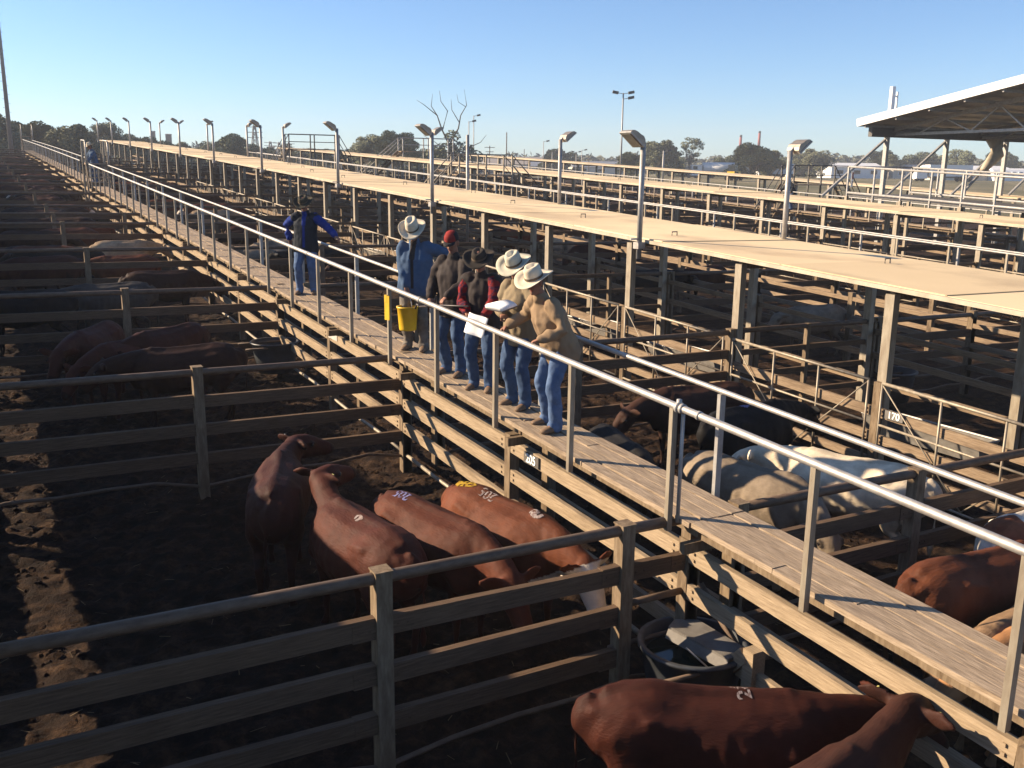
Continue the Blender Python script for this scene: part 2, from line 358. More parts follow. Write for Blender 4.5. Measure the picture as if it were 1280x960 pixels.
# ------------------------------------------------------------------ yard layout
Y0, S = 2.7312, 1.4876
ROWS = [5.73 + 6.07*k for k in range(-1, 17)]          # cross fence rows
YMAX = ROWS[-1]
def P(X, Y, h): return (X, Y, gz(X, Y) + h)

# ---- post-and-plank fence running between two points
def fence(x0, y0, x1, y1, posts, label, detail=2, planks=((1.235, .15), (.875, .15), (.495, .15)), top='pipe', top_h=1.60,
          low=True, post_h=1.65, pw=.12, group=None, skip_low=None, plank_mat=None, name='pen_fence', dark=False):
    """posts: fractions along the run."""
    g0 = gz(x0, y0); t = thing(name, label, 'fence', (x0, y0, g0), 0, group)
    A = lambda f, h: (x0+(x1-x0)*f - x0, (y1-y0)*f, gz(x0+(x1-x0)*f, y0+(y1-y0)*f) - g0 + h)
    alongx = abs(x1-x0) > abs(y1-y0); L = math.hypot(x1-x0, y1-y0)
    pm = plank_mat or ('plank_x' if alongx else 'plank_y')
    for f in posts:
        b = A(f, 0); ph = post_h + rng.uniform(-.01, .02)
        mb = MB().box((b[0], b[1], b[2]+ph/2-.1), (pw, pw, ph+.2))
        if detail >= 2: mb.box((b[0], b[1], b[2]+ph+.006), (pw+.014, pw+.014, .012))
        mb.build('post', 'post', t)
    fs = sorted(posts)
    off = pw/2/L
    for i, (h, hh) in enumerate(planks):
        mb = MB(); sp = MB()
        for a, b in zip(fs, fs[1:]):
            if skip_low and i >= skip_low[0] and skip_low[1](a, b): continue
            a2, b2 = a+off, b-off
            j = rng.uniform(-.012, .012); j2 = rng.uniform(-.012, .012)
            p, q = Vector(A(a2, h+j)), Vector(A(b2, h+j2))
            n = 4 if detail >= 2 else 1
            for k in range(n):
                s1 = p.lerp(q, k/n); s2 = p.lerp(q, (k+1)/n)
                mb.beam(s1, s2, .062, hh*(1 if detail < 2 else rng.uniform(.97, 1.0)))
            if detail >= 2:
                for e, d in ((a2, 1), (b2, -1)):
                    c = Vector(A(e + d*.085/L, h+j)); mb2 = sp
                    mb2.box(tuple(c), (.17 if alongx else .074, .074 if alongx else .17, hh*.9))
                    for bx in (-.04, .04):
                        mb2.box((c.x+(bx if alongx else 0), c.y+(0 if alongx else bx), c.z), (.018 if alongx else .088, .088 if alongx else .018, .018))
        if detail >= 2: mb.poly(sp.v, sp.f)
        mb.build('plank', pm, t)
    if top == 'pipe':
        MB().tube([A(k/6, top_h) for k in range(7)], .045, 10).build('top_rail', 'rusty_pipe', t, True)
    elif top == 'galv':
        MB().tube([A(k/6, top_h) for k in range(7)], .028, 8).build('top_rail', 'galv_dull', t, True)
    if low:
        pts = [A(k/10, .20 + .05*math.sin(k*1.1+x0+y0) + (.04*math.sin(k*2.3+y0))) for k in range(11)]
        MB().tube(pts, .022, 6).build('low_rail', 'rusty_pipe', t, True)
    return t

SIDE = {}
# blocks of pens: (x0, x1, phrase, post fractions)
blocks = [(-0.55, 4.99, 'on the shaded side of the buyers walkway', [0, .50, 1.0]),
          (5.50, 10.88, 'from the buyers walkway to the first beige roof', [0, .43, 1.0]),
          (10.99, 14.34, 'across the first roofed laneway', [0, .5, 1.0]),
          (14.46, 20.05, 'from the first beige roof to the second walkway', [0, .5, 1.0]),
          (20.95, 25.95, 'from the second walkway to the second beige roof', [0, .5, 1.0]),
          (29.45, 36.6, 'behind the second beige roof', [0, .5, 1.0]),
          (37.5, 45.9, 'in front of the third beige roof', [0, .5, 1.0])]
for bi, (x0, x1, ph, posts) in enumerate(blocks):
    for k, y in enumerate(ROWS):
        d = 2 if (bi < 2 and k < 5) or (bi == 3 and k < 4) else 1
        if k == 0 and bi > 2: continue
        if bi >= 2 and k > 13: continue
        if bi == 2:
            fence(x0, y, x1, y, posts, f'slim cross gate {ph}, {ordn(k)} row away', 1, planks=((1.25, .09), (.85, .09), (.45, .09)), low=False, pw=.08, top_h=1.62, group='cross gates in the laneway'); continue
        if bi == 0 and k == 1:      # nearest fence: short bay beside the tub has a plank and a pipe only
            t = fence(x0, y, x1, y, [0, .50, .875, 1.0], f'cross fence {ph}, {ordn(k)} row away', 2,
                      skip_low=(1, lambda a, b: a > .8), group='cross fences of the pens')
            g0 = gz(x0, y); xa = 4.34-x0; xb = 4.91-x0
            MB().tube([(xa, 0, gz(4.34, y)-g0+.95), (xb, 0, gz(4.9, y)-g0+.95)], .03, 8).build('pipe_rail', 'rusty_pipe', t, True)
            continue
        fence(x0, y, x1, y, posts, f'cross fence {ph}, {ordn(k)} row away', d, low=(d == 2), group='cross fences of the pens')
# extra close row seen far up the shaded side
fence(-.55, 33.1, 4.97, 33.1, [0, .5, .875, 1], 'extra timber cross fence splitting one pen on the shaded side of the walkway', 1, low=False, group='cross fences of the pens')

# fences that run along the walkways and laneways
def long_fence(X, y0, y1, label, detail, gate=False, top=None, planks=((1.335, .15), (1.0, .14), (.655, .14)), low=True, tall=1.42):
    g0 = gz(X, y0); t = thing('pen_fence', label, 'fence', (X, y0, g0), 0, 'fences along the walkways and laneways')
    A = lambda y, h, dx=0: (dx, y-y0, gz(X, y)-g0+h)
    ym = (y0+y1)/2
    for y in (y0, ym):
        b = A(y, 0); MB().box((b[0], b[1], b[2]+tall/2-.1), (.12, .12, tall+.2)).build('post', 'post', t)
    for i, (h, hh) in enumerate(planks):
        mb = MB()
        for a, b in ((y0, ym), (ym, y1)):
            j1, j2 = rng.uniform(-.015, .015), rng.uniform(-.015, .015)
            n = 3 if detail > 1 else 1
            pa, pb = Vector(A(a+.065, h+j1, -.03)), Vector(A(b-.065, h+j2, -.03))
            for q in range(n): mb.beam(pa.lerp(pb, q/n), pa.lerp(pb, (q+1)/n), .05, hh*rng.uniform(.96, 1))
            if detail > 1:
                for e, s_ in ((pa, 1), (pb, -1)):
                    mb.box((e.x-.028, e.y+s_*.07, e.z+.03), (.02, .022, .022)); mb.box((e.x-.028, e.y+s_*.07, e.z-.03), (.02, .022, .022))
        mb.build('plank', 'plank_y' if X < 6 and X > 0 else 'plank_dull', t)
    if low: MB().tube([A(y0+(y1-y0)*k/6, .22+.02*math.sin(k*2)) for k in range(7)], .026, 6).build('low_rail', 'steel_post' if X < 6 else 'rusty_pipe', t, True)
    if gate:      # galvanised gate frames with braces hung in front of the planks
        for gi, (a, b) in enumerate(((y0, ym), (ym, y1))):
            fr = MB(); dx = -.10; a += .12; b -= .12
            fr.tube([A(a, 1.52, dx), A(b, 1.52, dx)], .024, 6); 
            fr.tube([A(a, .92, dx), A(b, .92, dx)], .018, 6); fr.tube([A(a, .12, dx), A(b, .12, dx)], .018, 6)
            for f in (0, .33, .66, 1): fr.tube([A(a+(b-a)*f, .12, dx), A(a+(b-a)*f, 1.52, dx)], .018, 6)
            fr.tube([A(a, 1.5, dx), A((a+b)/2, .14, dx)], .010, 5); fr.tube([A(b, 1.5, dx), A((a+b)/2, .14, dx)], .010, 5)
            fr.build('gate', 'steel_post', t, True)
    return t
for k, (a, b) in enumerate(zip(ROWS, ROWS[1:])):
    long_fence(4.97, a, b, f'plank fence under the sunlit edge of the buyers walkway, {ordn(k)} pen away', 2 if k < 6 else 1, planks=((1.295, .15), (.96, .14), (.62, .14)) , low=(k < 8))
    if k < 10: long_fence(5.46, a, b, f'plank fence under the far edge of the buyers walkway, {ordn(k)} pen away', 1, low=False)
    long_fence(10.93, a, b, f'gated plank fence beneath the front edge of first beige roof, {ordn(k)} pen away', 2 if k < 5 else 1, gate=(k < 9), planks=((1.07, .14), (.70, .13), (.34, .12)), low=False, tall=1.5)
    long_fence(14.40, a, b, f'dark plank fence beneath the back edge of first beige roof, {ordn(k)} pen away', 1, planks=((1.42, .10), (.98, .12), (.5, .12)), low=False, tall=1.6)
    if k < 12:
        long_fence(17.25, a, b, f'thin plank fence down the middle between first roof and second walkway, {ordn(k)} pen', 1, low=False, planks=((1.40, .09), (.98, .10), (.55, .10)), tall=1.55)
        long_fence(-0.9, a, b, f'plank fence beneath the edge of the roof strip beside the camera, {ordn(k)} pen', 1, low=False, planks=((1.25, .12), (.86, .12), (.46, .12)))
        long_fence(-4.3, a, b, f'plank fence beneath the outer edge of the camera-side roof strip, {ordn(k)} pen', 1, low=False, planks=((1.4, .14), (1.0, .14), (.6, .14)))
    if 1 <= k < 13:
        for X, w in ((20.1, 'beneath the second walkway'), (26.0, 'beneath the front edge of the second beige roof'), (37.4, 'beneath the third walkway')):
            long_fence(X, a, b, f'plank fence {w}, {ordn(k)} pen away', 1, planks=((1.38, .10), (.96, .11), (.55, .11)), low=False, gate=(X == 26.0 and k < 5))

# ------------------------------------------------------------------ elevated walkways
def walkway(Xw, ya, yb, label, detail, y_posts=None, width=.75):
    g0 = gz(Xw, ya); t = thing('walkway', label, 'walkway', (Xw, ya, g0))
    A = lambda dx, y, h: (dx, y-ya, gz(Xw, y)-g0+h)
    H = 1.66; HB = 1.6; DX = .062; dwid = .59
    nb = max(1, int(round((yb-ya)/(2*S)))); dk = MB()
    nboards = 4 if detail else 2; bw = dwid/nboards
    for i in range(nb):
        a = ya+(yb-ya)*i/nb; b = ya+(yb-ya)*(i+1)/nb
        lift = rng.uniform(-.008, .008)
        for j in range(nboards):
            if detail:
                # boards are broken at random lengths, with their own sag and wander
                cuts = [a+.004, b-.004] if rng.random() < .5 else [a+.004, a+(b-a)*rng.uniform(.3, .7), b-.004]
                for c0, c1 in zip(cuts, cuts[1:]):
                    z = lift + rng.uniform(-.006, .006); w = bw-rng.uniform(.008, .018); ex = rng.uniform(-.012, .012) if j in (0, nboards-1) else 0
                    n = 5; x = DX+bw*(j+.5)+ex
                    for q in range(n):
                        s0 = c0+.003+(c1-c0-.006)*q/n; s1 = c0+.003+(c1-c0-.006)*(q+1)/n
                        dk.beam(A(x, s0, H-.022+z), A(x, s1, H-.022+z), w*rng.uniform(.97, 1), .044)
            else:
                dk.beam(A(DX+bw*(j+.5), a+.01, H-.022+lift), A(DX+bw*(j+.5), b-.01, H-.022+lift), bw-.015, .044)
    dk.build('deck', 'deck', t)
    bm = MB()
    for x in (.20, .52):
        for i in range(nb): bm.beam(A(x, ya+(yb-ya)*i/nb+.02, H-.10), A(x, ya+(yb-ya)*(i+1)/nb-.02, H-.10), .045, .11)
    for i in range(nb+1): y = ya+(yb-ya)*i/nb; bm.beam(A(.0, y, H-.205), A(width, y, H-.205), .06, .09)
    bm.build('bearer', 'post', t)
    y = Y0 + S*math.ceil((ya-Y0)/S - 1e-6); k = int(round((y-Y0)/S))
    while y <= yb+.01:
        if y+S > ya:
            mb = MB(); p0, p1 = A(.0, y, HB-.06), A(.0, y, HB+.985)
            mb.beam(p0, p1, .05, .045, up=(0, 1, 0)); mb.build('handrail_post', 'steel_post', t)
        if k % 2 == 0:
            yy = y+.28
            if yy < yb:
                mb = MB().beam(A(width+.0, yy, HB-.08), A(width+.0, yy, HB+.93), .06, .04, up=(0, 1, 0)); mb.build('handrail_post', 'galv_dull', t)
        y += S; k += 1
    # front rail pipe in lengths between posts, back rail continuous
    fr = MB(); yy = Y0 + S*math.ceil((ya-Y0)/S - 1e-6)
    ys = [ya] + list(np.arange(yy, yb+.01, S)) + ([yb] if (yb-yy) % S > .1 else [])
    fr.tube([A(-.005, float(q), HB+.995) for q in ys], .030 if detail else .026, 12 if detail else 6)
    fr.build('front_handrail', 'galv' if detail else 'galv_dull', t, True)
    bk = MB().tube([A(width+.0, float(q), HB+.955) for q in ys], .024, 10 if detail else 6); bk.build('back_handrail', 'galv' if detail else 'galv_dull', t, True)
    return t, A
YW = 46.2
wk, WA = walkway(4.7104, -0.3, YW, 'weathered plank walkway with galvanised handrails where the men stand', True)
# couplings and pipe drop by the fourth handrail post
cp = MB(); yc = Y0+2*S; CPN = []
for dy, r in ((-.10, .040), (-.055, .046), (-.30, .036)): cp.tube([WA(-.005, yc+dy, 2.595), WA(-.005, yc+dy-.03, 2.595)], r, 12); CPN.append(len(cp.v))
cp.tube([WA(.05, yc-.06, 2.55), WA(.05, yc-.06, 1.62)], .016, 8); CPN.append(len(cp.v))
cp.tube([WA(-.005, yc-.07, 2.60), WA(-.005, yc-.07, 2.66)], .022, 8); CPN.append(len(cp.v))
for q in range(5, 24, 3): cp.tube([WA(-.005, Y0+q*S+.5, 2.595), WA(-.005, Y0+q*S+.44, 2.595)], .036, 10); CPN.append(len(cp.v))
prev = 0
for r_n in CPN:
    sub = MB(); sub.v = cp.v[prev:r_n]; sub.f = [tuple(q-prev for q in f) for f in cp.f if prev <= f[0] < r_n]; sub.build('pipe_coupling', 'galv_dull', wk, True); prev = r_n
walkway(4.7104, 50.0, 99.0, 'far stretch of the plank walkway past the crossover steps', False)
walkway(20.2, 0.0, 80.0, 'second plank walkway with twin pipe rails between the first two beige roofs', False)
walkway(36.7, 6.0, 80.0, 'third plank walkway beside the elevated shed platform', False)

def crossover(X, y, hi, label, n=2):
    t = thing('crossover', label, 'steps', (X, y, gz(X, y)))
    W = .85
    MB().box((W/2, .95, hi), (W, 1.3, .05)).build('platform', 'deck', t)
    for x in (-.03, W+.03):
        MB().tube([(x, -.1, 2.6), (x, .25, hi+1.0), (x, 1.65, hi+1.05), (x, 2.0, 2.7)], .026, 8).build('handrail', 'galv', t, True)
        for yy in (.28, 1.62): MB().box((x, yy, (hi+1)/2), (.08, .08, hi+1)).build('post', 'steel_post', t)
        MB().beam((x, -.35, 1.6), (x, .3, hi), .04, .16).build('stringer', 'post', t); MB().beam((x, 1.6, hi), (x, 2.25, 1.6), .04, .16).build('stringer', 'post', t)
    for s_ in (0, 1):
        st = MB()
        for q in range(1, 5):
            f = q/5; yy = -.35+.65*f if s_ == 0 else 2.25-.65*f
            st.box((W/2, yy, 1.6+(hi-1.6)*f), (W-.06, .2, .035))
        st.build('step', 'deck', t)
    return t
crossover(4.68, YW+.3, 2.6, 'steep crossover steps with tall pipe rails where the walkway breaks')
crossover(4.68, 99.2, 2.9, 'crossover steps at the far end of the plank walkway below the mast')

def footbridge(x0, y, w, hi, label, rail='steel_post', run=2.2):
    t = thing('footbridge', label, 'footbridge', (x0, y, gz(x0, y)))
    g = lambda dx, dy: gz(x0+dx, y+dy) - gz(x0, y)
    MB().box((w/2, .45, hi), (w, .9, .06)).build('platform', 'deck', t)
    for dy in (0, .9):
        rl = MB(); rl.tube([(-run, dy, 1.6), (0, dy, hi+1.0), (w, dy, hi+1.0), (w+run, dy, 1.6)], .03, 6)
        rl.tube([(-run*.8, dy, 1.35), (0, dy, hi+.5), (w, dy, hi+.5), (w+run*.8, dy, 1.35)], .02, 6)
        rl.build('handrail', rail, t, True)
        for x in (0, w/2, w): MB().box((x, dy, (hi+1)/2), (.07, .07, hi+1)).build('post', rail, t)
        MB().beam((-run, dy, .5), (0, dy, hi), .04, .18).build('stringer', 'post', t); MB().beam((w, dy, hi), (w+run, dy, .5), .04, .18).build('stringer', 'post', t)
    st = MB()
    for q in range(1, 8):
        f = q/8
        st.box((-run+run*f, .45, .5+(hi-.5)*f), (.22, .84, .03)); st.box((w+run-run*f, .45, .5+(hi-.5)*f), (.22, .84, .03))
    st.build('step', 'deck', t)
    return t
footbridge(21.2, 43.0, 3.0, 2.7, 'brown steel footbridge with splayed legs between the beige roofs')
footbridge(28.8, 68.0, 4.2, 3.3, 'pale galvanised footbridge humped over the second beige roof', 'galv_dull', 3.4)
footbridge(37.8, 37.0, 4.0, 2.9, 'dark steel footbridge standing behind the second beige roof', 'dark_steel', 1.8)
footbridge(19.5, 66.0, 3.6, 3.2, 'thin dark footbridge frame by the far end of the first beige roof', 'dark_steel', 1.6)

# ------------------------------------------------------------------ beige laneway roofs
def laneway_roof(x0, x1, ya, yb, label, h=2.85, detail=True):
    g0 = gz(x0, ya); t = thing('laneway_roof', label, 'roof', (x0, ya, g0))
    w = x1-x0; A = lambda dx, y, hh: (dx, y-ya, gz(x0+dx, y)-g0+hh)
    n = int((yb-ya)/(2*S)) + 1; sh = MB(); ys = [ya + (yb-ya)*i/n for i in range(n+1)]
    for i in range(n):
        a, b = ys[i], ys[i+1]; sg = rng.uniform(-.014, .014)
        na = 6 if detail else 1
        for j in range(na):
            xa, xb = w*j/na, w*(j+1)/na
            q = [A(xa, a+.004, h-.03+sg), A(xb, a+.004, h-.03+sg), A(xb, b-.004, h-.03+sg), A(xa, b-.004, h-.03+sg)]
            u = [(p[0], p[1], p[2]+.045) for p in q]
            sh.poly(q+u, [(3, 2, 1, 0), (4, 5, 6, 7), (0, 1, 5, 4), (1, 2, 6, 5), (2, 3, 7, 6), (3, 0, 4, 7)])
    sh.build('roof_sheet', 'roof_sheet', t)
    fa = MB()
    for x in (-.035, w+.035):
        for i in range(n): fa.beam(A(x, ys[i], h-.025), A(x, ys[i+1], h-.025), .05, .06)
    fa.build('fascia', 'gutter', t)
    bm = MB()
    y = ROWS[0]; 
    while y < yb:
        if y > ya:
            bm.beam(A(.05, y, h-.12), A(w-.05, y, h-.12), .08, .13)
        y += 3.035
    bm.build('cross_beam', 'post', t)
    y = ROWS[0]; i = 0
    while y < yb:
        if y > ya:
            for x in ((.06, w-.06)):
                b = A(x, y, 0); MB().box((b[0], b[1], b[2]+(h-.11)/2-.1), (.12, .15, h-.11+.2)).build('post', 'steel_post', t)
        y += 3.035; i += 1
    if detail:
        br = MB()
        for q in range(26):
            y = ya+3+q*3.9+rng.uniform(-.6, .6); x = rng.uniform(.9, w-.6)
            if y < yb: p = A(x, y, h+.03); br.tube([(p[0]-.06, p[1], p[2]-.02), (p[0]-.06, p[1], p[2]+.07), (p[0]+.06, p[1], p[2]+.07), (p[0]+.06, p[1], p[2]-.02)], .014, 5)
        br.build('roof_bracket', 'dark_steel', t)
    return t
laneway_roof(10.95, 14.27, -4, 97, 'wide beige roof strip over the laneway just beyond the men')
laneway_roof(26.0, 29.4, 0, 92, 'middle beige roof strip in front of the elevated platform')
laneway_roof(46.0, 49.6, 8, 92, 'farthest beige roof strip before the paddock', detail=False)
laneway_roof(-4.42, -0.93, -10, 97, 'beige roof strip beside the camera shading the nearest pens', detail=False)

# ------------------------------------------------------------------ lamps on the roofs
def lamp(x, y, side, label, H=1.75, base=2.85, scale=1.0):
    t = thing('floodlight', label, 'floodlight', P(x, y, base), 0, 'floodlights on the beige roofs')
    MB().tube([(0, 0, -.35), (0, 0, H)], .052, 10).build('pole', 'galv_dull', t, True)
    MB().box((0, 0, -.1), (.16, .16, .12)).box((.09*side, 0, .02), (.22, .03, .03)).build('clamp', 'galv', t)
    # deep rectangular head, rounded at the back, its glass facing outwards and down
    nv = Vector((side*.62, 0, -.78)); tv = Vector((side*.78, 0, .62)); yv_ = Vector((0, 1, 0)); c0 = Vector((side*.30*scale, 0, H+.06))
    hl_, hw_ = .24*scale, .19*scale; n = 9; prof = []
    for i in range(n):
        a_ = math.pi*i/(n-1); prof.append((-hl_*math.cos(a_), -.17*scale*math.sin(a_)**.8*(1.0 if i < n//2 else .8)))
    hd = MB(); pts_ = [[tuple(c0+tv*t_+nv*d_+yv_*(q_*hw_)) for t_, d_ in prof] for q_ in (-1, 1)]
    hd.poly(pts_[0]+pts_[1], [(i, i+1, n+i+1, n+i) for i in range(n-1)]+[tuple(range(n)), tuple(reversed(range(n, 2*n)))])
    hd.build('hood', 'lamp_shell', t)
    MB().beam(c0-tv*hl_+nv*.005, c0+tv*hl_+nv*.005, hw_*2+.03, .03, up=tuple(nv)).build('rim', 'galv_dull', t)
    MB().beam(c0-tv*(hl_-.03)+nv*.024, c0+tv*(hl_-.03)+nv*.024, hw_*2-.05, .012, up=tuple(nv)).build('lens', 'lamp_glass', t)
    MB().tube([(0, 0, H-.03), (side*.16*scale, 0, H+.08)], .03*scale, 8).build('bracket', 'galv_dull', t, True)
    return t
fl = [14.3, 23.5, 31.0, 40.5, 49.4, 58.0, 67.6, 77.1, 87.0, 96.5]
for i, y in enumerate(fl): lamp(10.78, y, -1, f'hooded floodlight on the front edge of the first beige roof, {ordn(i)} along', scale=.84)
bl = [13.95, 22.4, 30.8, 48.7, 55.9, 66.2, 76.0, 84.0]
for i, y in enumerate(bl): lamp(14.10, y, 1, f'hooded floodlight on the back edge of the first beige roof, {ordn(i)} along', scale=.82)
# pole without a head
tag(MB().tube([P(14.1, 28.0, 1.2), P(14.1, 28.0, 4.6)], .05, 8).build('pole', 'galv_dull', None, True), 'plain grey pipe pole rising behind the first beige roof', 'pole')

# ------------------------------------------------------------------ elevated platform and shed
def platform():
    X, ya, yb = 31.0, 9.0, 27.4
    g0 = gz(X, yb); t = thing('platform', 'elevated steel viewing platform with pipe handrails beyond the middle roof', 'platform', (X, yb, g0))
    A = lambda dx, y, h: (dx, y-yb, gz(X, y)-g0+h)
    dk = MB(); n = 12
    for i in range(n):
        a, b = ya+(yb-ya)*i/n, ya+(yb-ya)*(i+1)/n
        dk.beam(A(1.9, a, 2.97), A(1.9, b-.01, 2.97), 3.8, .05)
    dk.build('deck', 'dark_steel', t)
    for dx, nm in ((0, 'front'), (3.8, 'back')):
        MB().tube([A(dx, ya, 4.1), A(dx, yb, 4.1)], .04, 8).build('handrail', 'galv_dull', t, True)
        MB().tube([A(dx, ya, 3.08), A(dx, yb, 3.08)], .045, 8).build('toe_rail', 'galv_dull', t, True)
        y = yb; i = 0
        while y >= ya:
            MB().beam(A(dx, y, 2.7), A(dx, y, 4.1), .07, .05, up=(0, 1, 0)).build('handrail_post', 'galv_dull', t)
            if i % 2 == 0: MB().beam(A(dx, y, -.2), A(dx, y, 2.94), .12, .12, up=(0, 1, 0)).build('post', 'steel_post', t)
            y -= 1.3; i += 1
    MB().tube([A(0, yb, 4.1), A(3.8, yb, 4.1)], .035, 8).build('end_rail', 'galv_dull', t, True)
    return t
platform()
sg = thing('sign', 'small red and white warning sign on the platform handrail end', 'sign', P(31.12, 27.35, 3.62), R(35))
MB().box((.35, 0, 0), (.62, .02, .62)).build('board', 'white_paint', sg)
MB().box((.35, -.014, .13), (.54, .008, .26)).build('red_panel', 'red_paint', sg)
MB().box((.35, -.014, -.12), (.42, .008, .04)).box((.35, -.014, -.2), (.36, .008, .04)).build('lettering', 'red_paint', sg)

def shed():
    Xe, Ye = 36.9, 31.9; gg = gz(38, 31.9)
    t = thing('open_shed', 'open sided steel shed with white fascia and braced posts', 'shed', (Xe, Ye, gg))
    W, D = 26.0, 15.0; e0 = 6.08; slope = .175
    # roof: eave along x at y=0, rising towards -y
    r = MB(); n = 44
    pts = []
    for i in range(n+1):
        x = W*i/n; z = .025*(i % 2)
        pts.append((x, .35, e0-.07+z)); pts.append((x, -D, e0+D*slope+z))
    r.poly(pts, [(2*i, 2*i+2, 2*i+3, 2*i+1) for i in range(n)])
    o = r.build('roof', 'grey_roof', t); md = o.modifiers.new('s', 'SOLIDIFY'); md.thickness = .04
    MB().beam((-.06, .4, e0+.0), (-.06, -D, e0+D*slope+.07), .10, .34).build('fascia', 'white_paint', t)
    MB().beam((0, .42, e0-.05), (W, .42, e0-.05), .1, .22).build('gutter', 'dark_steel', t)
    MB().beam((.4, 0, e0-.42), (W, 0, e0-.42), .22, .42).build('eave_beam', 'dark_steel', t)
    tr = MB()
    for x in (2.0, 8.5, 15, 21.5):
        tr.beam((x, .2, e0-.3), (x, -D, e0+D*slope-.3), .14, .2)
        tr.beam((x, -.2, e0-.5), (x, -D, e0-.35), .12, .12)
        for q in range(5): tr.beam((x, -1.5-q*2.6, e0-.45), (x, -2.8-q*2.6, e0+(2.8+q*2.6)*slope-.35), .06, .06); tr.beam((x, -2.8-q*2.6, e0+(2.8+q*2.6)*slope-.35), (x, -4.1-q*2.6, e0-.42), .06, .06)
    tr.build('truss', 'galv_dull', t)
    pu = MB()
    for q in range(9): pu.beam((0, -q*1.7, e0+q*1.7*slope-.16), (W, -q*1.7, e0+q*1.7*slope-.16), .08, .13)
    pu.build('purlin', 'under_roof', t)
    for i, x in enumerate((1.6, 6.0, 10.8, 15.6, 20.4)):
        MB().box((x, 0, (e0-.6)/2-.2), (.19, .19, e0-.6+.4)).build('post', 'galv_dull', t)
        MB().beam((x, .05, e0-.7), (x-4.0, .05, 2.7), .10, .10).build('brace', 'galv_dull', t)
        MB().box((x, -8.5, (e0+.9)/2-.2), (.24, .24, e0+.9+.4)).build('post', 'galv_dull', t)
    MB().box((.95, -.6, e0+.95), (.22, .16, 1.35)).box((1.28, -.6, e0+.85), (.08, .08, 1.1)).box((1.12, -.6, e0+1.2), (.4, .06, .06)).build('vent_stack', 'white_paint', t)
    # duct / chute hanging under the eave
    MB().tube([(9.0, -.6, e0-.5), (9.1, -.7, e0-1.3), (8.0, -.8, e0-2.1)], .5, 12, .18).build('chute', 'gutter', t, True)
    MB().tube([(8.0, -.8, e0-2.1), (6.6, -.9, e0-3.1), (6.4, -.9, e0-4.6)], .07, 8).build('pipe', 'galv_dull', t, True)
    for x in (11.6, 12.9): MB().tube([(x, -1.2, 1.0), (x, -1.2, e0-.2)], .05, 6).build('ladder_rail', 'dark_steel', t, True)
    MB().tube([(11.6, -1.2, 3.0), (14.5, -1.2, 3.2)], .03, 6).build('stay', 'dark_steel', t, True)
shed()

# ------------------------------------------------------------------ small yard things
def tub(x, y, label, cover=True):
    t = thing('water_tub', label, 'tub', P(x, y, .1), 0, 'water tubs under the fences')
    MB().lathe([(0, 0), (.33, 0), (.385, .3), (.42, .53), (.455, .545), (.455, .57), (.41, .57), (.37, .30), (.31, .04), (0, .04)], 30).build('basin', 'black_plastic', t, True)
    MB().lathe([(0, .43), (.39, .43)], 30).build('water', 'water', t)
    MB().tube([(-.62, -.30, .50), (.60, -.40, .50)], .022, 8).tube([(-.60, .34, .50), (.55, .30, .50)], .022, 8).build('frame', 'rusty_pipe', t, True)
    if cover:
        mb = MB(); mb.poly([(-.08, .22, .62), (.02, -.40, .60), (.26, -.38, .60), (.22, .20, .62), (.05, .30, .62)] + [(-.08, .22, .60), (.02, -.40, .58), (.26, -.38, .58), (.22, .20, .60), (.05, .30, .60)], [(0, 1, 2, 3, 4), (9, 8, 7, 6, 5)] + [(i, i+5, (i+1) % 5+5, (i+1) % 5) for i in range(5)])
        mb.poly([(-.08, .22, .60), (.02, -.40, .58), (-.02, -.41, .51), (-.12, .21, .53)], [(0, 1, 2, 3)])
        mb.build('cover', 'grey_plate', t)
        MB().tube([(-.16, -.10, .60), (-.06, -.30, .47)], .007, 6).lathe([(0, 0), (.035, .01), (.035, .05), (0, .06)], 10, (-.05, -.32, .44)).build('float_valve', 'galv', t, True)
    return t
tub(4.80, 5.42, 'black water tub with galvanised cover plate where the nearest fences meet')
tub(4.72, 17.4, 'black water tub beside the walkway in the pen with shaded cattle', False)
tub(4.75, 30.0, 'black water tub far along beside the walkway planks', False)
tub(14.9, 11.7, 'dark water tub beyond the first beige roof nearest the camera', False)
tub(14.9, 23.8, 'dark water tub farther along beyond the first beige roof', False)
st = thing('prop_post', 'short leaning timber prop beside the black water tub', 'post', P(4.93, 4.86, 0))
MB().beam((0, 0, -.1), (0, .0, .86), .13, .11, up=(0, 1, 0)).build('stub', 'plank_y', st)
MB().beam((-.05, .05, .8), (.02, .55, .25), .04, .12).build('brace', 'plank_y', st)
st = thing('pipe_stay', 'diagonal pipe stay leaning under the deck by the near tub', 'pipe', P(5.3, 4.7, 0))
MB().tube([(0, 0, 0), (-.3, .9, 1.1)], .03, 8).build('stay', 'rusty_pipe', st, True)
MB().tube([(.0, 0, 0), (-.05, -.7, .55)], .03, 8).build('lower_stay', 'rusty_pipe', st, True)
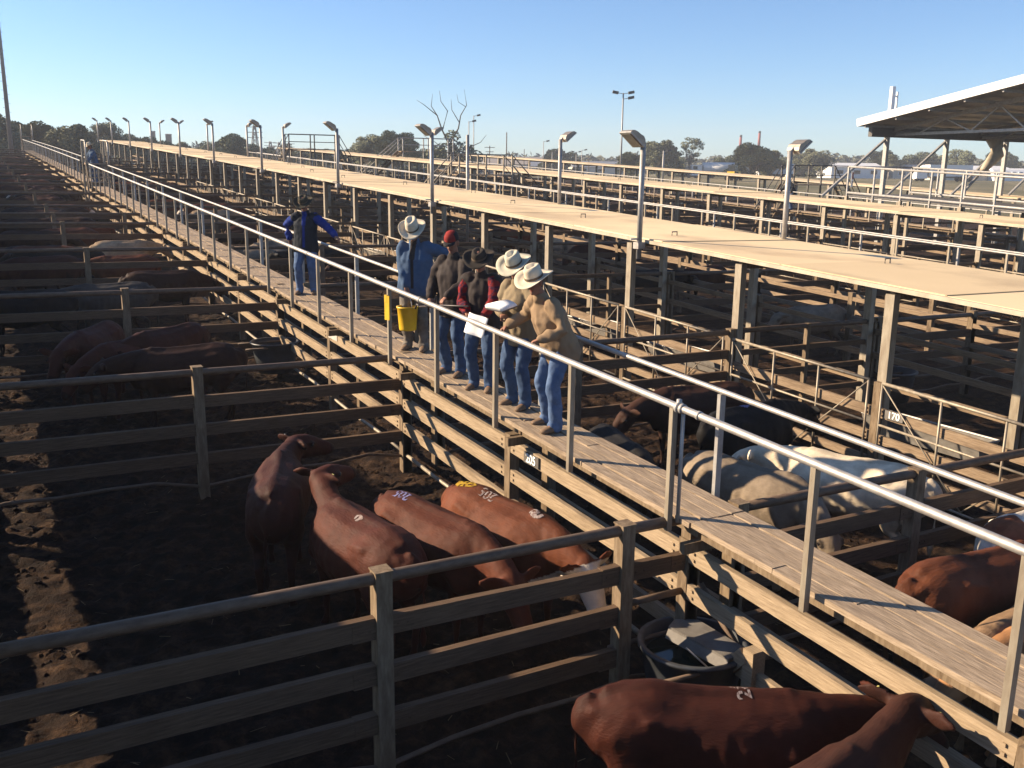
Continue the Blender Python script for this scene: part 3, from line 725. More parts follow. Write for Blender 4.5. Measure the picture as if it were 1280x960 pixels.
# metal feed troughs in the laneway
for i, (x, y) in enumerate(((13.2, 9.6), (13.1, 15.5), (13.0, 19.0), (12.9, 26.0), (13.0, 33))):
    t = thing('feed_trough', f'pale blue-grey metal trough lying under the first beige roof, {ordn(i)} along', 'trough', P(x, y, .05), 0, 'metal troughs in the roofed laneway')
    MB().poly([(-.25, -1.1, .32), (.25, -1.1, .32), (.17, -1.1, 0), (-.17, -1.1, 0), (-.25, 1.1, .32), (.25, 1.1, .32), (.17, 1.1, 0), (-.17, 1.1, 0)], [(0, 4, 7, 3), (3, 7, 6, 2), (2, 6, 5, 1), (0, 3, 2, 1), (4, 5, 6, 7)]).build('body', 'grey_plate', t)
    MB().tube([(-.25, -1.1, .32), (.25, -1.1, .32), (.25, 1.1, .32), (-.25, 1.1, .32), (-.25, -1.1, .32)], .02, 6).build('rim', 'galv_dull', t)

def text_mesh(txt, size, extrude=.002):
    cu = bpy.data.curves.new('t', 'FONT'); cu.body = txt; cu.size = size; cu.extrude = extrude; cu.align_x = 'CENTER'; cu.align_y = 'CENTER'
    cu.offset = size*.02
    o = bpy.data.objects.new('t', cu); COL.objects.link(o); dg = bpy.context.evaluated_depsgraph_get()
    me = bpy.data.meshes.new_from_object(o.evaluated_get(dg)); bpy.data.objects.remove(o); bpy.data.curves.remove(cu); return me
def pen_sign(x, y, h, txt, label, w=.30, plate='sign_back'):
    t = thing('pen_number', label, 'sign', P(x, y, h), 0, 'pen number plates')
    MB().box((0, 0, 0), (.012, w, .12)).build('plate', plate, t)
    me = text_mesh(txt, .135, .002); me.materials.append(MATS['sign_text'])
    o = link_mesh('number', me, t); o.rotation_euler = (R(90), 0, R(-90)); o.location = (-.0095, 0, 0)
pen_sign(4.900, 8.22, 1.295, '205', 'black plate with white number 205 on the plank by the walkway')
pen_sign(10.85, 8.42, 1.10, '170', 'weathered number plate 170 on a plank under the first beige roof', plate='grey_plate')
t = thing('pen_number', 'faded blank plate on the walkway plank below the yellow bucket', 'sign', P(4.912, 14.6, 1.33))
MB().box((0, 0, 0), (.012, .42, .12)).build('plate', 'sign_plate', t)

# ------------------------------------------------------------------ remesh helper for animals and people
def loft(V, Fc, pts, rad, k=14, up=Vector((0, 0, 1)), ends=True):
    pts = [Vector(p) for p in pts]; n0 = len(V); m_ = len(pts); rings = []
    seq = list(zip(pts, rad))
    if ends:      # rounded ends
        d0 = (pts[0]-pts[1]).normalized(); d1 = (pts[-1]-pts[-2]).normalized()
        a0, b0 = rad[0]; a1, b1 = rad[-1]; e0 = min(a0, b0); e1 = min(a1, b1)
        seq = [(pts[0]+d0*e0*.95, (a0*.25, b0*.25)), (pts[0]+d0*e0*.65, (a0*.7, b0*.7))] + seq + [(pts[-1]+d1*e1*.65, (a1*.7, b1*.7)), (pts[-1]+d1*e1*.95, (a1*.25, b1*.25))]
    P_ = [s_[0] for s_ in seq]; M_ = len(P_)
    for i in range(M_):
        t_ = P_[min(i+1, M_-1)]-P_[max(i-1, 0)]; x, y, z = quat_to(t_, up)
        a, b = seq[i][1]
        for q in range(k):
            an = 2*math.pi*q/k; V.append(P_[i] + y*(math.cos(an)*a) + z*(math.sin(an)*b))
    for i in range(M_-1):
        for q in range(k):
            r_ = (q+1) % k; Fc.append((n0+i*k+q, n0+i*k+r_, n0+(i+1)*k+r_, n0+(i+1)*k+q))
    Fc.append(tuple(n0+q for q in reversed(range(k)))); Fc.append(tuple(n0+(M_-1)*k+q for q in range(k)))
def displace(me, fn):
    n = len(me.vertices); co = np.empty(n*3, dtype=np.float32); nr = np.empty(n*3, dtype=np.float32)
    me.vertices.foreach_get('co', co); me.vertex_normals.foreach_get('vector', nr)
    co = co.reshape(-1, 3); nr = nr.reshape(-1, 3)
    w = np.array([fn(Vector(c)) for c in co.tolist()], dtype=np.float32)
    me.vertices.foreach_set('co', (co + nr*w[:, None]).reshape(-1)); me.update()
def fuse(V, Fc, voxel, smooth=3, fac=.5, name='body', wrinkle=0, wscale=9, seed=0):
    me = bpy.data.meshes.new('tmp'); me.from_pydata([tuple(v) for v in V], [], Fc); me.update()
    bm = bmesh.new(); bm.from_mesh(me); bmesh.ops.recalc_face_normals(bm, faces=bm.faces); bm.to_mesh(me); bm.free()
    o = bpy.data.objects.new('tmp', me); COL.objects.link(o)
    md = o.modifiers.new('r', 'REMESH'); md.mode = 'VOXEL'; md.voxel_size = voxel; md.use_smooth_shade = True
    if smooth:
        ms = o.modifiers.new('s', 'SMOOTH'); ms.iterations = smooth; ms.factor = fac
    out = bpy.data.meshes.new_from_object(o.evaluated_get(bpy.context.evaluated_depsgraph_get()))
    bpy.data.objects.remove(o); bpy.data.meshes.remove(me)
    if wrinkle:
        def fold(c):
            w = 1-abs(noise.noise(Vector((c.x*wscale+seed, c.y*wscale, c.z*wscale*.55)))*2.2)
            return wrinkle*(w*.7+noise.noise(Vector((c.x*wscale*2.3, c.y*wscale*2.3+seed, c.z*wscale*1.6)))*.5)
        displace(out, fold)
    out.polygons.foreach_set('use_smooth', [True]*len(out.polygons))
    out.name = name
    return out
def paint(me, fn, material):
    n = len(me.vertices); at = me.color_attributes.new('col', 'FLOAT_COLOR', 'POINT')
    arr = np.ones((n, 4), dtype=np.float32)
    for i, v in enumerate(me.vertices): arr[i, :3] = fn(v.co)
    at.data.foreach_set('color', arr.reshape(-1)); me.materials.clear(); me.materials.append(MATS[material])

# ------------------------------------------------------------------ cattle
def cow_geometry(neck_p=10, neck_y=0, head_p=-35, head_y=0, fat=1.0, tail=0, step=0.0, voxel=.019, lean=0):
    """local frame: +x forward, z up. returns mesh, info"""
    V, Fc = [], []
    # trunk: x, centre z, half width, half height
    tr = [(-.80, 1.04, .13, .16), (-.74, 1.02, .20, .24), (-.60, 1.00, .255, .30), (-.44, .985, .275, .325), (-.24, .955, .275, .325),
          (0, .925, .315, .345), (.22, .915, .325, .355), (.42, .93, .295, .345), (.58, .955, .25, .325), (.70, .96, .20, .26), (.78, .95, .13, .17)]
    loft(V, Fc, [(x, 0, z) for x, z, a, b in tr], [(a*fat, b) for x, z, a, b in tr], 18)
    # spine ridge, hook bones, pin bones, shoulder blades
    loft(V, Fc, [(-.70, 0, 1.235), (-.45, 0, 1.285), (-.1, 0, 1.262), (.25, 0, 1.255), (.50, 0, 1.275)], [(.05, .04)]*5, 8)
    for s_ in (-1, 1):
        loft(V, Fc, [(-.52, s_*.08, 1.21), (-.43, s_*.205*fat, 1.15), (-.20, s_*.20*fat, 1.10)], [(.07, .06), (.06, .05), (.06, .06)], 8)
        loft(V, Fc, [(-.62, s_*.09, 1.15), (-.77, s_*.085, 1.13)], [(.08, .08), (.055, .06)], 8)
        loft(V, Fc, [(.42, s_*.08, 1.18), (.50, s_*.175*fat, .98), (.60, s_*.165, .78)], [(.12, .07), (.15, .09), (.11, .09)], 10)
        # thigh
        loft(V, Fc, [(-.55, s_*.14, 1.05), (-.50, s_*.175*fat, .80), (-.46, s_*.15, .62)], [(.22, .12), (.19, .11), (.10, .075)][0:3], 12, up=Vector((0, 1, 0)))
    # neck
    base = Vector((.56, 0, 1.04)); py, pp = R(neck_y), R(neck_p)
    d = Vector((math.cos(pp)*math.cos(py), math.cos(pp)*math.sin(py), math.sin(pp)))
    d0 = Vector((math.cos(pp*.5)*math.cos(py*.4), math.cos(pp*.5)*math.sin(py*.4), math.sin(pp*.5)))
    n1 = base + d0*.23; n2 = n1 + d*.18; poll = n2 + d*.13
    loft(V, Fc, [base+Vector((-.14, 0, -.04)), base+Vector((.04, 0, -.01)), n1, n2, poll], [(.20, .30), (.18, .27), (.145, .225), (.125, .18), (.115, .14)], 14)
    # brisket / dewlap
    loft(V, Fc, [(.68, 0, .74), n1+Vector((0, 0, -.15)), n2+Vector((0, 0, -.11))], [(.08, .10), (.05, .09), (.035, .06)], 8)
    # head
    hp, hy = R(head_p), R(neck_y+head_y)
    h = Vector((math.cos(hp)*math.cos(hy), math.cos(hp)*math.sin(hy), math.sin(hp)))
    sd_ = Vector((-math.sin(hy), math.cos(hy), 0)); hu = h.cross(sd_) * 1.0
    hu = sd_.cross(h)*-1 if sd_.cross(h).z < 0 and False else h.cross(sd_)
    if hu.z < 0: hu = -hu
    hb = poll + d*.05
    hl = [(-.04, .10, .115), (.04, .118, .135), (.13, .120, .142), (.22, .100, .128), (.32, .082, .104), (.41, .086, .090), (.46, .074, .070)]
    loft(V, Fc, [hb + h*x for x, a, b in hl], [(a, b) for x, a, b in hl], 14, up=hu)
    loft(V, Fc, [hb + h*.02 - hu*.07, hb + h*.22 - hu*.095, hb+h*.38-hu*.05], [(.07, .05), (.05, .035), (.045, .03)], 10, up=hu)  # jaw
    eyes = []
    for s_ in (-1, 1):
        e = hb + h*.135 + sd_*(s_*.122) + hu*.05; eyes.append(e)
        loft(V, Fc, [e-h*.035+hu*.012, e+h*.03+hu*.012], [(.028, .026), (.02, .02)], 8)
        # ear: leaf-shaped, slightly drooping
        er = hb + h*.0 + sd_*(s_*.085) + hu*.05
        ed = (sd_*s_*1.0 - h*.28 - hu*.05).normalized()
        loft(V, Fc, [er, er+ed*.07, er+ed*.15, er+ed*.22], [(.030, .036), (.024, .070), (.022, .072), (.016, .03)], 12, up=hu*.75-h*.65)
    # legs
    ph = step
    for s_ in (-1, 1):
        fx = .50 + (.10*ph*s_)
        loft(V, Fc, [(.54, s_*.16, .82), (.50+.04*ph*s_, s_*.165, .62), (fx, s_*.15, .40), (fx+.0, s_*.145, .36), (fx+.0, s_*.145, .15), (fx+.03, s_*.145, .07)],
             [(.10, .09), (.07, .062), (.048, .046), (.043, .041), (.032, .030), (.044, .042)], 10, up=Vector((1, 0, 0)))
        loft(V, Fc, [(fx+.03, s_*.145, .06), (fx+.055, s_*.145, .028)], [(.05, .045), (.062, .05)], 10, up=Vector((1, 0, 0)), ends=False)
        bx = -.60 - .10*ph*s_
        loft(V, Fc, [(-.46, s_*.165, .76), (-.47+(bx+.6)*.4, s_*.155, .60), (bx-.085, s_*.15, .46), (bx-.07, s_*.15, .40), (bx-.03, s_*.148, .17), (bx+.01, s_*.148, .08)],
             [(.12, .10), (.075, .065), (.052, .042), (.042, .036), (.034, .032), (.046, .044)], 10, up=Vector((1, 0, 0)))
        loft(V, Fc, [(bx+.01, s_*.148, .06), (bx+.035, s_*.148, .028)], [(.05, .045), (.062, .05)], 10, up=Vector((1, 0, 0)), ends=False)
    # tail
    tl = [(-.80, 0, 1.185), (-.87, tail*.05, 1.14), (-.90, tail*.12, .98), (-.885, tail*.16, .78), (-.875, tail*.14, .58), (-.87, tail*.15, .45), (-.87, tail*.15, .36)]
    loft(V, Fc, tl, [(.040, .040), (.032, .032), (.024, .024), (.021, .021), (.021, .021), (.042, .042), (.022, .022)], 8)
    me = fuse(V, Fc, voxel, 9 if voxel < .03 else 4, .5, 'cow_body')
    def bulge(c):
        w = 0.0
        if -.25 < c.x < .46 and abs(c.y) > .16 and .68 < c.z < 1.14:
            w += .0028*math.sin(c.x*52 + c.z*5)*min(1, (c.x+.25)*6, (.46-c.x)*8)*min(1, (1.14-c.z)*8)
        if .45 < c.x < 1.0: w += .0012*math.sin((c.x*2.2+c.z*.9)*26)
        return w + .010*noise.noise(c*4.2+Vector((neck_p, 0, 0))) + .004*noise.noise(c*13)
    displace(me, bulge)
    return me, dict(poll=hb, h=h, hu=hu, sd=sd_, eyes=eyes, ear=[hb + sd_*(s_*.085) + hu*.05 + (sd_*s_ - h*.3).normalized()*.11 for s_ in (-1, 1)])

RED = (.062, .0155, .0075); DARKRED = (.042, .0105, .0055); BROWN = (.027, .0095, .0055); ORANGE = (.108, .032, .013); BLACK = (.009, .008, .008)
GREY = (.20, .155, .11); WHITE = (.66, .55, .40); TAN = (.32, .16, .07); DARKGREY = (.055, .048, .042); CREAM = (.36, .25, .15)
def coat(base, info, face=None, patch=None, belly=None, seed=0):
    h, pb = info['h'], info['poll']
    def fn(c):
        col = base
        n = noise.noise(Vector((c.x*2.5+seed, c.y*2.5, c.z*2.5)))*.5
        if patch and noise.noise(Vector((c.x*1.7+seed*3.1, c.y*1.7, c.z*1.7))) > patch[1]: col = patch[0]
        if belly and c.z < .62+.1*n: col = belly
        if face:
            q = (c-pb).dot(h)
            if q > -.02+.05*n and (c-pb).length < .6 and c.x > .5: col = face
            if (c-pb-h*.45).length < .085: col = (.30, .17, .13)
            for e_ in info['eyes']:
                if (c-e_).length < .042: col = (base[0]*.8, base[1]*.8, base[2]*.8)
        elif (c-pb-h*.46).length < .085: col = tuple(x*.4 for x in col)
        else:
            for e_ in info['eyes']:
                if (c-e_).length < .045: col = tuple(x*.45 for x in col)
        for sq in (-1, 1):
            if (c-pb-h*.475-info['sd']*(sq*.05)-info['hu']*.03).length < .026: col = (.02, .012, .01)
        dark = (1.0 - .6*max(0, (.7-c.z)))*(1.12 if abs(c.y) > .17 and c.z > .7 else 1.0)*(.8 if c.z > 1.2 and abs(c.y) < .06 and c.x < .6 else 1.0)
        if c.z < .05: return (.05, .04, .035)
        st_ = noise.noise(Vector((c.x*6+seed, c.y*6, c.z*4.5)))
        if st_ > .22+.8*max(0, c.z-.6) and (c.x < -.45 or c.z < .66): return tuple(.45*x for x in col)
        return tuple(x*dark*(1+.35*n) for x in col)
    return fn
def finish_cow(root, me, info, tags=(), marks=()):
    link_mesh('body', me, root)
    for e in info['eyes']:
        MB().lathe([(0, -.024), (.017, -.017), (.024, 0), (.017, .017), (0, .024)], 10, tuple(e+info['hu']*.002)).build('eye', 'eye', root, True)
    for (side, mt_) in tags:
        e = info['ear'][side]; MB().box((e.x+.01, e.y, e.z+.012), (.035, .01, .045)).build('ear_tag', mt_, root)
    if marks:
        bvh = BVHTree.FromPolygons([v.co.copy() for v in me.vertices], [tuple(p.vertices) for p in me.polygons])
        for (txt, size, x, y, rot, mt_) in marks:
            if txt == 'blot':
                mb = MB(); n = 14; r_ = size; vs_ = [(0, 0, 0)] + [(math.cos(a*2*math.pi/n)*r_*rng.uniform(.8, 1.15)*1.25, math.sin(a*2*math.pi/n)*r_*rng.uniform(.75, 1.1)*.7, 0) for a in range(n)]
                mb.poly(vs_ , [(0, i+1, (i+1) % n+1) for i in range(n)])
                tm = mb.mesh('mark', None); bm = bmesh.new(); bm.from_mesh(tm); bmesh.ops.subdivide_edges(bm, edges=bm.edges, cuts=3, use_grid_fill=True); bmesh.ops.delete(bm, geom=[f_ for f_ in bm.faces if noise.noise(f_.calc_center_median()*30) > .18], context='FACES'); bm.to_mesh(tm); bm.free()
            else:
                tm = text_mesh(txt, size, 0.0); bm = bmesh.new(); bm.from_mesh(tm)
                bmesh.ops.triangulate(bm, faces=bm.faces); bmesh.ops.subdivide_edges(bm, edges=bm.edges, cuts=3)
                dl = [f_ for f_ in bm.faces if noise.noise(f_.calc_center_median()*55+Vector((x*9, 0, 0))) > .16]
                bmesh.ops.delete(bm, geom=dl, context='FACES'); bm.to_mesh(tm); bm.free()
            c_, s_ = math.cos(rot), math.sin(rot)
            for v in tm.vertices:
                px, py = x + v.co.x*c_ - v.co.y*s_, y + v.co.x*s_ + v.co.y*c_
                hit = bvh.ray_cast(Vector((px, py, 3)), Vector((0, 0, -1)))
                z = hit[0].z if hit[0] else 1.2
                v.co = (px, py, z+.006)
            tm.materials.clear(); tm.materials.append(MATS[mt_]); tm.polygons.foreach_set('use_smooth', [False]*len(tm.polygons))
            link_mesh('chalk_mark', tm, root)
def cow(x, y, heading, label, base, scale=1.0, face=None, patch=None, belly=None, tags=(), marks=(), seed=0, **kw):
    me, info = cow_geometry(**kw)
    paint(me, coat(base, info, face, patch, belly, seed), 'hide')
    r_ = thing('cow', label, 'cow', (x, y, gz(x, y)-.015), R(heading)); r_.scale = (scale,)*3
    finish_cow(r_, me, info, tags, marks); return r_

cow(2.42, 9.05, 70, 'dark red cow half hidden behind the raised head of another cow', DARKRED, 1.0, neck_p=16, neck_y=-15, head_p=-15, head_y=-40, seed=1, tail=.4, tags=((1, 'ear_tag_white'),))
cow(2.78, 7.55, 97, 'glossy red-brown cow with raised head standing rump to the near fence', RED, 1.0, fat=1.1, neck_p=34, neck_y=-12, head_p=-8, head_y=-55, seed=2, tail=-.5, step=.4, marks=(('blot', .05, .0, .06, 0, 'chalk'),), tags=((0, 'ear_tag'),))
cow(3.42, 7.48, -76, 'red-brown cow with blue-white 205 chalked on its rump, head lowered', (.075, .0205, .009), 1.0, fat=1.08, neck_p=-10, neck_y=-12, head_p=-55, seed=3, tail=.6, marks=(('205', .145, -.42, -.03, R(180), 'chalk_blue'),))
cow(4.12, 7.42, -80, 'white-faced red cow with yellow blot and 205 on its back', ORANGE, 1.0, face=(.74, .64, .50), fat=1.1, neck_p=-6, neck_y=-2, head_p=-62, seed=4, tail=-.5, marks=(('205', .145, -.18, -.04, R(180), 'chalk'), ('blot', .12, -.56, -.02, 0, 'chalk_yellow'), ('blot', .07, .52, -.03, 0, 'chalk')))
cow(3.83, 4.10, -33, 'dark red cow with pale chalk marks walking towards the planks nearest camera', DARKRED, .98, neck_p=8, neck_y=10, head_p=-30, seed=5, tail=.5, step=.5, marks=(('205', .13, .18, .02, R(100), 'chalk'),), tags=((0, 'ear_tag'), (1, 'ear_tag')))
cow(3.58, 3.10, 12, 'dark brown cow at the picture bottom with big ears against the plank fence', (.040, .015, .010), 1.03, neck_p=26, neck_y=0, head_p=-28, seed=6, tags=((0, 'ear_tag'), (1, 'ear_tag')))
cow(4.38, 1.45, 80, 'tan cow whose head pokes up below the nearest deck corner', TAN, .95, neck_p=15, neck_y=-10, head_p=-20, seed=7)
# pen behind
cow(2.62, 14.75, 176, 'broad dark brown cow standing side-on behind the second cross fence', BROWN, 1.0, fat=1.1, neck_p=0, head_p=-45, seed=8, tail=.3)
cow(2.62, 16.2, -146, 'reddish cow with raised tail tip between two other shaded cows', DARKRED, 1.0, neck_p=-5, head_p=-45, seed=9, tail=-1.0)
cow(1.52, 16.6, -122, 'red cow with pale ears facing the camera in the shaded pen', RED, 1.0, neck_p=0, neck_y=5, head_p=-45, seed=10)
cow(1.98, 15.85, -140, 'red cow with yellow chalk blot wedged among the shaded cattle', RED, .95, neck_p=-10, head_p=-50, seed=11, marks=(('blot', .10, -.45, 0, 0, 'chalk_yellow'), ('blot', .06, -.1, -.05, 0, 'chalk_blue')))
cow(2.35, 21.0, 178, 'dark grey cow with sunlit back in the third shaded pen', DARKGREY, 1.0, neck_p=0, head_p=-40, seed=12)
cow(.75, 20.4, 170, 'black cow in deep shade against the frame edge, third pen', BLACK, 1.0, neck_p=5, head_p=-40, seed=13)
cow(3.6, 22.6, 0, 'brown cow beside the planks at the back of the third shaded pen', BROWN, 1.0, neck_p=-10, head_p=-50, seed=14)
# right-hand pens
cow(8.38, 6.95, 112, 'white cow with flecked coat beyond the deck', WHITE, 1.02, patch=((.30, .25, .2), .42), neck_p=5, neck_y=5, head_p=-35, seed=15, fat=1.05, marks=())
cow(7.12, 7.30, -78, 'grey cow lowering its head beside the white cow', GREY, 1.0, neck_p=-18, neck_y=-30, head_p=-55, seed=16)
cow(6.55, 8.9, -102, 'black calf-sized cow peering through beside the grey cow', BLACK, .92, neck_p=-5, neck_y=-10, head_p=-40, seed=17)
cow(8.7, 9.0, 8, 'black cow with blue chalk on its back behind the white cow', BLACK, 1.03, neck_p=0, head_p=-40, seed=18, marks=(('blot', .08, -.1, 0, 0, 'chalk_blue'),))
cow(8.9, 10.2, 172, 'dark brown cow at the back of the pen holding the white cow', (.05, .022, .014), 1.0, neck_p=-10, head_p=-50, seed=19)
cow(7.28, 4.62, -4, 'chestnut cow with its rump to the deck edge', (.10, .032, .014), 1.05, neck_p=0, head_p=-40, seed=20, tail=.7, belly=(.10, .045, .02), marks=(('blot', .13, -.8, .6, 0, 'chalk'),)[:0])
cow(8.95, 5.15, 4, 'red and white patched cow deep in the nearest sunlit pen', (.22, .075, .035), 1.0, patch=((.6, .54, .46), .05), neck_p=0, head_p=-40, seed=21)
cow(7.12, 3.72, 172, 'light tan calf with closed eyes resting its face by the deck', TAN, .95, neck_p=2, neck_y=8, head_p=-25, seed=22)
cow(6.98, 4.02, 186, 'mousy tan calf just behind the lighter calf by the deck', (.22, .14, .08), .9, neck_p=-8, head_p=-35, seed=23)
cow(9.2, 3.9, 185, 'dark cow beyond the tan calves in the nearest sunlit pen', (.10, .04, .02), 1.0, neck_p=0, head_p=-40, seed=24)

# distant cattle share a few bodies
far_meshes = []
for i, (base, kw) in enumerate([(BROWN, dict(neck_p=0, head_p=-40)), (DARKRED, dict(neck_p=-18, head_p=-55, neck_y=12)), (BLACK, dict(neck_p=8, head_p=-30, neck_y=-10)), (ORANGE, dict(neck_p=-5, head_p=-45)), (GREY, dict(neck_p=4, head_p=-38, neck_y=15)), (CREAM, dict(neck_p=0, head_p=-42))]):
    me, info = cow_geometry(voxel=.036, **kw); f_ = (.6, .52, .42) if i == 3 else None
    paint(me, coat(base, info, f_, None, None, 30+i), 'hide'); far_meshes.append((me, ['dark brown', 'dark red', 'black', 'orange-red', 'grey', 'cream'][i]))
def herd(x0, x1, rows, side, hd, weights, cnt):
    for k in rows:
        ya, yb = ROWS[k]+.75, ROWS[k+1]-.75; n = rng.choice(cnt); used = {}
        slots = sorted(rng.sample(range(6), n))
        for q, s_ in enumerate(slots):
            mi = rng.choices(range(6), weights)[0]; me, cn = far_meshes[mi]
            y = ya + (yb-ya)*(s_+.5)/6; x = rng.uniform(x0+1.25, x1-1.25)
            o = thing('cow', f'{cn} cow {side}, {ordn(k)} pen row, {ordn(q)} from its fence', 'cow', (x, y, gz(x, y)-.01), R(hd+rng.choice([0, 0, 180])+rng.uniform(-14, 14)), 'cattle in the farther pens')
            sc = rng.uniform(.93, 1.05); o.scale = (sc, sc, sc); link_mesh('body', me, o)
herd(-.2, 4.9, range(4, 15), 'on the shaded side', 180, [4, 6, 2, 3, .2, .8], [5, 6, 6])
herd(5.5, 10.8, range(4, 13), 'beside first beige roof', 180, [4, 3, 2, 3, 1, 1.5], [2, 3, 4])
herd(14.6, 20, range(2, 9), 'beside second walkway', 0, [4, 3, 4, 1, 1, .3], [0, 1, 2])
cow(9.6, 21.6, -115, 'brown bull-like cow facing the camera behind the blue-sleeved man', (.17, .07, .04), 1.1, neck_p=8, head_p=-45, neck_y=10, seed=40)

# ------------------------------------------------------------------ people
def ik(a, b, l1, l2, pole):
    a, b = Vector(a), Vector(b); d = b-a; L = min(d.length, (l1+l2)*.995); d = d.normalized()
    x = (l1*l1 - l2*l2 + L*L)/(2*L); h = math.sqrt(max(l1*l1-x*x, 0)); p = Vector(pole); p = (p - d*p.dot(d)).normalized()
    return a + d*x + p*h, a + d*L
SKIN = (.30, .15, .10)
def person(wx, wy, face_deg, label, hands, feet, lean=8, side_lean=0, head=(0, -20), top='tan_coat', legs='denim', hat='western', hat_mat='felt_cream', height=1.0,
           vest=None, seed=0, base_h=1.66, tall_crown=.135, brim=.115, hip=(0, 0), sleeve=None, coat_len=.0, bulk=1.0, boots='leather', grip=(1, 1), front=None):
    """local: +x forward, +y left. hands: local targets (x,y,z) for left,right; feet likewise."""
    s = height
    t = thing('person', label, 'person', P(wx, wy, base_h), R(face_deg)); t.scale = (s, s, s)
    ll, sl = R(lean), R(side_lean)
    pel = Vector((hip[0], hip[1], .93)); sp = Vector((math.sin(ll), math.sin(sl), math.cos(ll)*math.cos(sl))).normalized()
    chest = pel + sp*.34; neck = pel + sp*.54; yv = Vector((0, 1, 0))
    sh = [neck + yv*(q*.188) - sp*.055 for q in (1, -1)]
    hy, hp = R(head[0]), R(head[1])
    fwv = Vector((math.cos(hp)*math.cos(hy), math.cos(hp)*math.sin(hy), math.sin(hp))); sdv = Vector((-math.sin(hy), math.cos(hy), 0)); upv = fwv.cross(sdv)
    if upv.z < 0: upv = -upv
    hc = neck + sp*.10 + upv*.105 + fwv*.025      # head centre
    B, BF = [], []; J, JF = [], []; T, TF = [], []
    # legs
    ft = []
    for q, (fx, fy, fdir) in zip((1, -1), feet):
        hj = pel + yv*(q*.095) - Vector((0, 0, .02)); an = Vector((fx, fy, .09))
        fd = Vector((math.cos(R(fdir)), math.sin(R(fdir)), 0)); kn, an = ik(hj, an, .43, .425, fd)
        ft.append((an, fd))
        loft(B, BF, [hj, kn, an], [(.07, .07), (.05, .05), (.035, .035)], 10, up=Vector((1, 0, 0)))
        loft(B, BF, [an, an+fd*.12-Vector((0, 0, .05))], [(.035, .035), (.035, .025)], 8)
        mid = hj.lerp(kn, .5); low = kn.lerp(an, .5)
        loft(T, TF, [hj+Vector((0, 0, .02)), mid, kn, low-fd*.012, an+Vector((0, 0, .015)), an+fd*.02-Vector((0, 0, .03))], [(.105, .108), (.090, .094), (.070, .072), (.066, .068), (.064, .068), (.068, .078)], 14, up=Vector((1, 0, 0)))
    loft(T, TF, [pel-Vector((0, 0, .07)), pel+Vector((0, 0, .02)), pel+sp*.12], [(.155*bulk, .12*bulk), (.17*bulk, .125*bulk), (.155*bulk, .115*bulk)], 16, up=Vector((1, 0, 0)))
    # torso
    loft(B, BF, [pel, pel+sp*.15, chest, neck-sp*.05], [(.14, .09), (.125, .085), (.15, .095), (.12, .07)], 12, up=Vector((1, 0, 0)))
    U = Vector((1, 0, 0))
    loft(J, JF, [pel-sp*(.15+coat_len), pel+sp*.02, pel+sp*.15, chest, neck-sp*.10, neck-sp*.035], [(.212*bulk, .172*bulk), (.205*bulk, .165*bulk), (.190*bulk, .154*bulk), (.20*bulk, .155*bulk), (.175*bulk, .125), (.10, .085)], 18, up=U, ends=False)
    loft(J, JF, [neck-sp*.05, neck+sp*.035+fwv*.005], [(.085, .08), (.072, .072)], 12, up=U)   # collar
    # neck + head
    loft(B, BF, [neck-sp*.04, neck+sp*.06, hc-upv*.05], [(.06, .06), (.055, .058), (.055, .06)], 12, up=U)
    loft(B, BF, [hc-upv*.095+fwv*.03, hc-upv*.05+fwv*.018, hc, hc+upv*.06, hc+upv*.10], [(.040, .052), (.060, .076), (.074, .092), (.070, .088), (.042, .055)], 16, up=fwv)
    loft(B, BF, [hc+fwv*.085+upv*.018, hc+fwv*.105-upv*.022], [(.010, .010), (.016, .014)], 8, up=upv)      # nose
    loft(B, BF, [hc+fwv*.072-upv*.055, hc+fwv*.078-upv*.095], [(.024, .012), (.022, .016)], 8, up=upv)      # chin
    loft(B, BF, [hc+fwv*.078+upv*.034-sdv*.035, hc+fwv*.078+upv*.034+sdv*.035], [(.010, .010)]*2, 6)      # brow
    for q in (1, -1):
        loft(B, BF, [hc+sdv*(q*.078)-upv*.028-fwv*.005, hc+sdv*(q*.084)+upv*.022-fwv*.012], [(.008, .018), (.009, .022)], 8, up=fwv)
    # arms
    hand_pts = []
    S_, SF = (J, JF) if sleeve is None else ([], [])
    for q, (hx, hy_, hz), a in zip((1, -1), hands, sh):
        pole = Vector((-.5, q*.75, -.5)); el, wr = ik(a, (hx, hy_, hz), .285, .255, pole)
        fa = (wr-el).normalized()
        loft(B, BF, [a, el, wr], [(.045, .045), (.038, .038), (.026, .030)], 10)
        loft(J if sleeve is None else S_, JF if sleeve is None else SF, [a-yv*(q*.03), a.lerp(el, .5), el, el.lerp(wr, .5), wr-fa*.015], [(.078*bulk, .080*bulk), (.076, .078), (.068, .070), (.062, .064), (.052, .054)], 12)
        if sleeve is not None: loft(J, JF, [a-yv*(q*.05), a+yv*(q*.005)-sp*.01], [(.088, .092), (.084, .088)], 12)
        # hand: palm, four fingers, thumb; fingers curl down over the rail or round what they hold
        side = fa.cross(Vector((0, 0, 1)));
        if side.length < .1: side = yv.copy()
        side = side.normalized()*(q); pn = fa.cross(side).normalized()
        if pn.z > 0: pn = -pn
        pc = wr + fa*.05
        loft(B, BF, [wr, wr+fa*.03, wr+fa*.085], [(.026, .018), (.038, .017), (.041, .014)], 10, up=-pn)
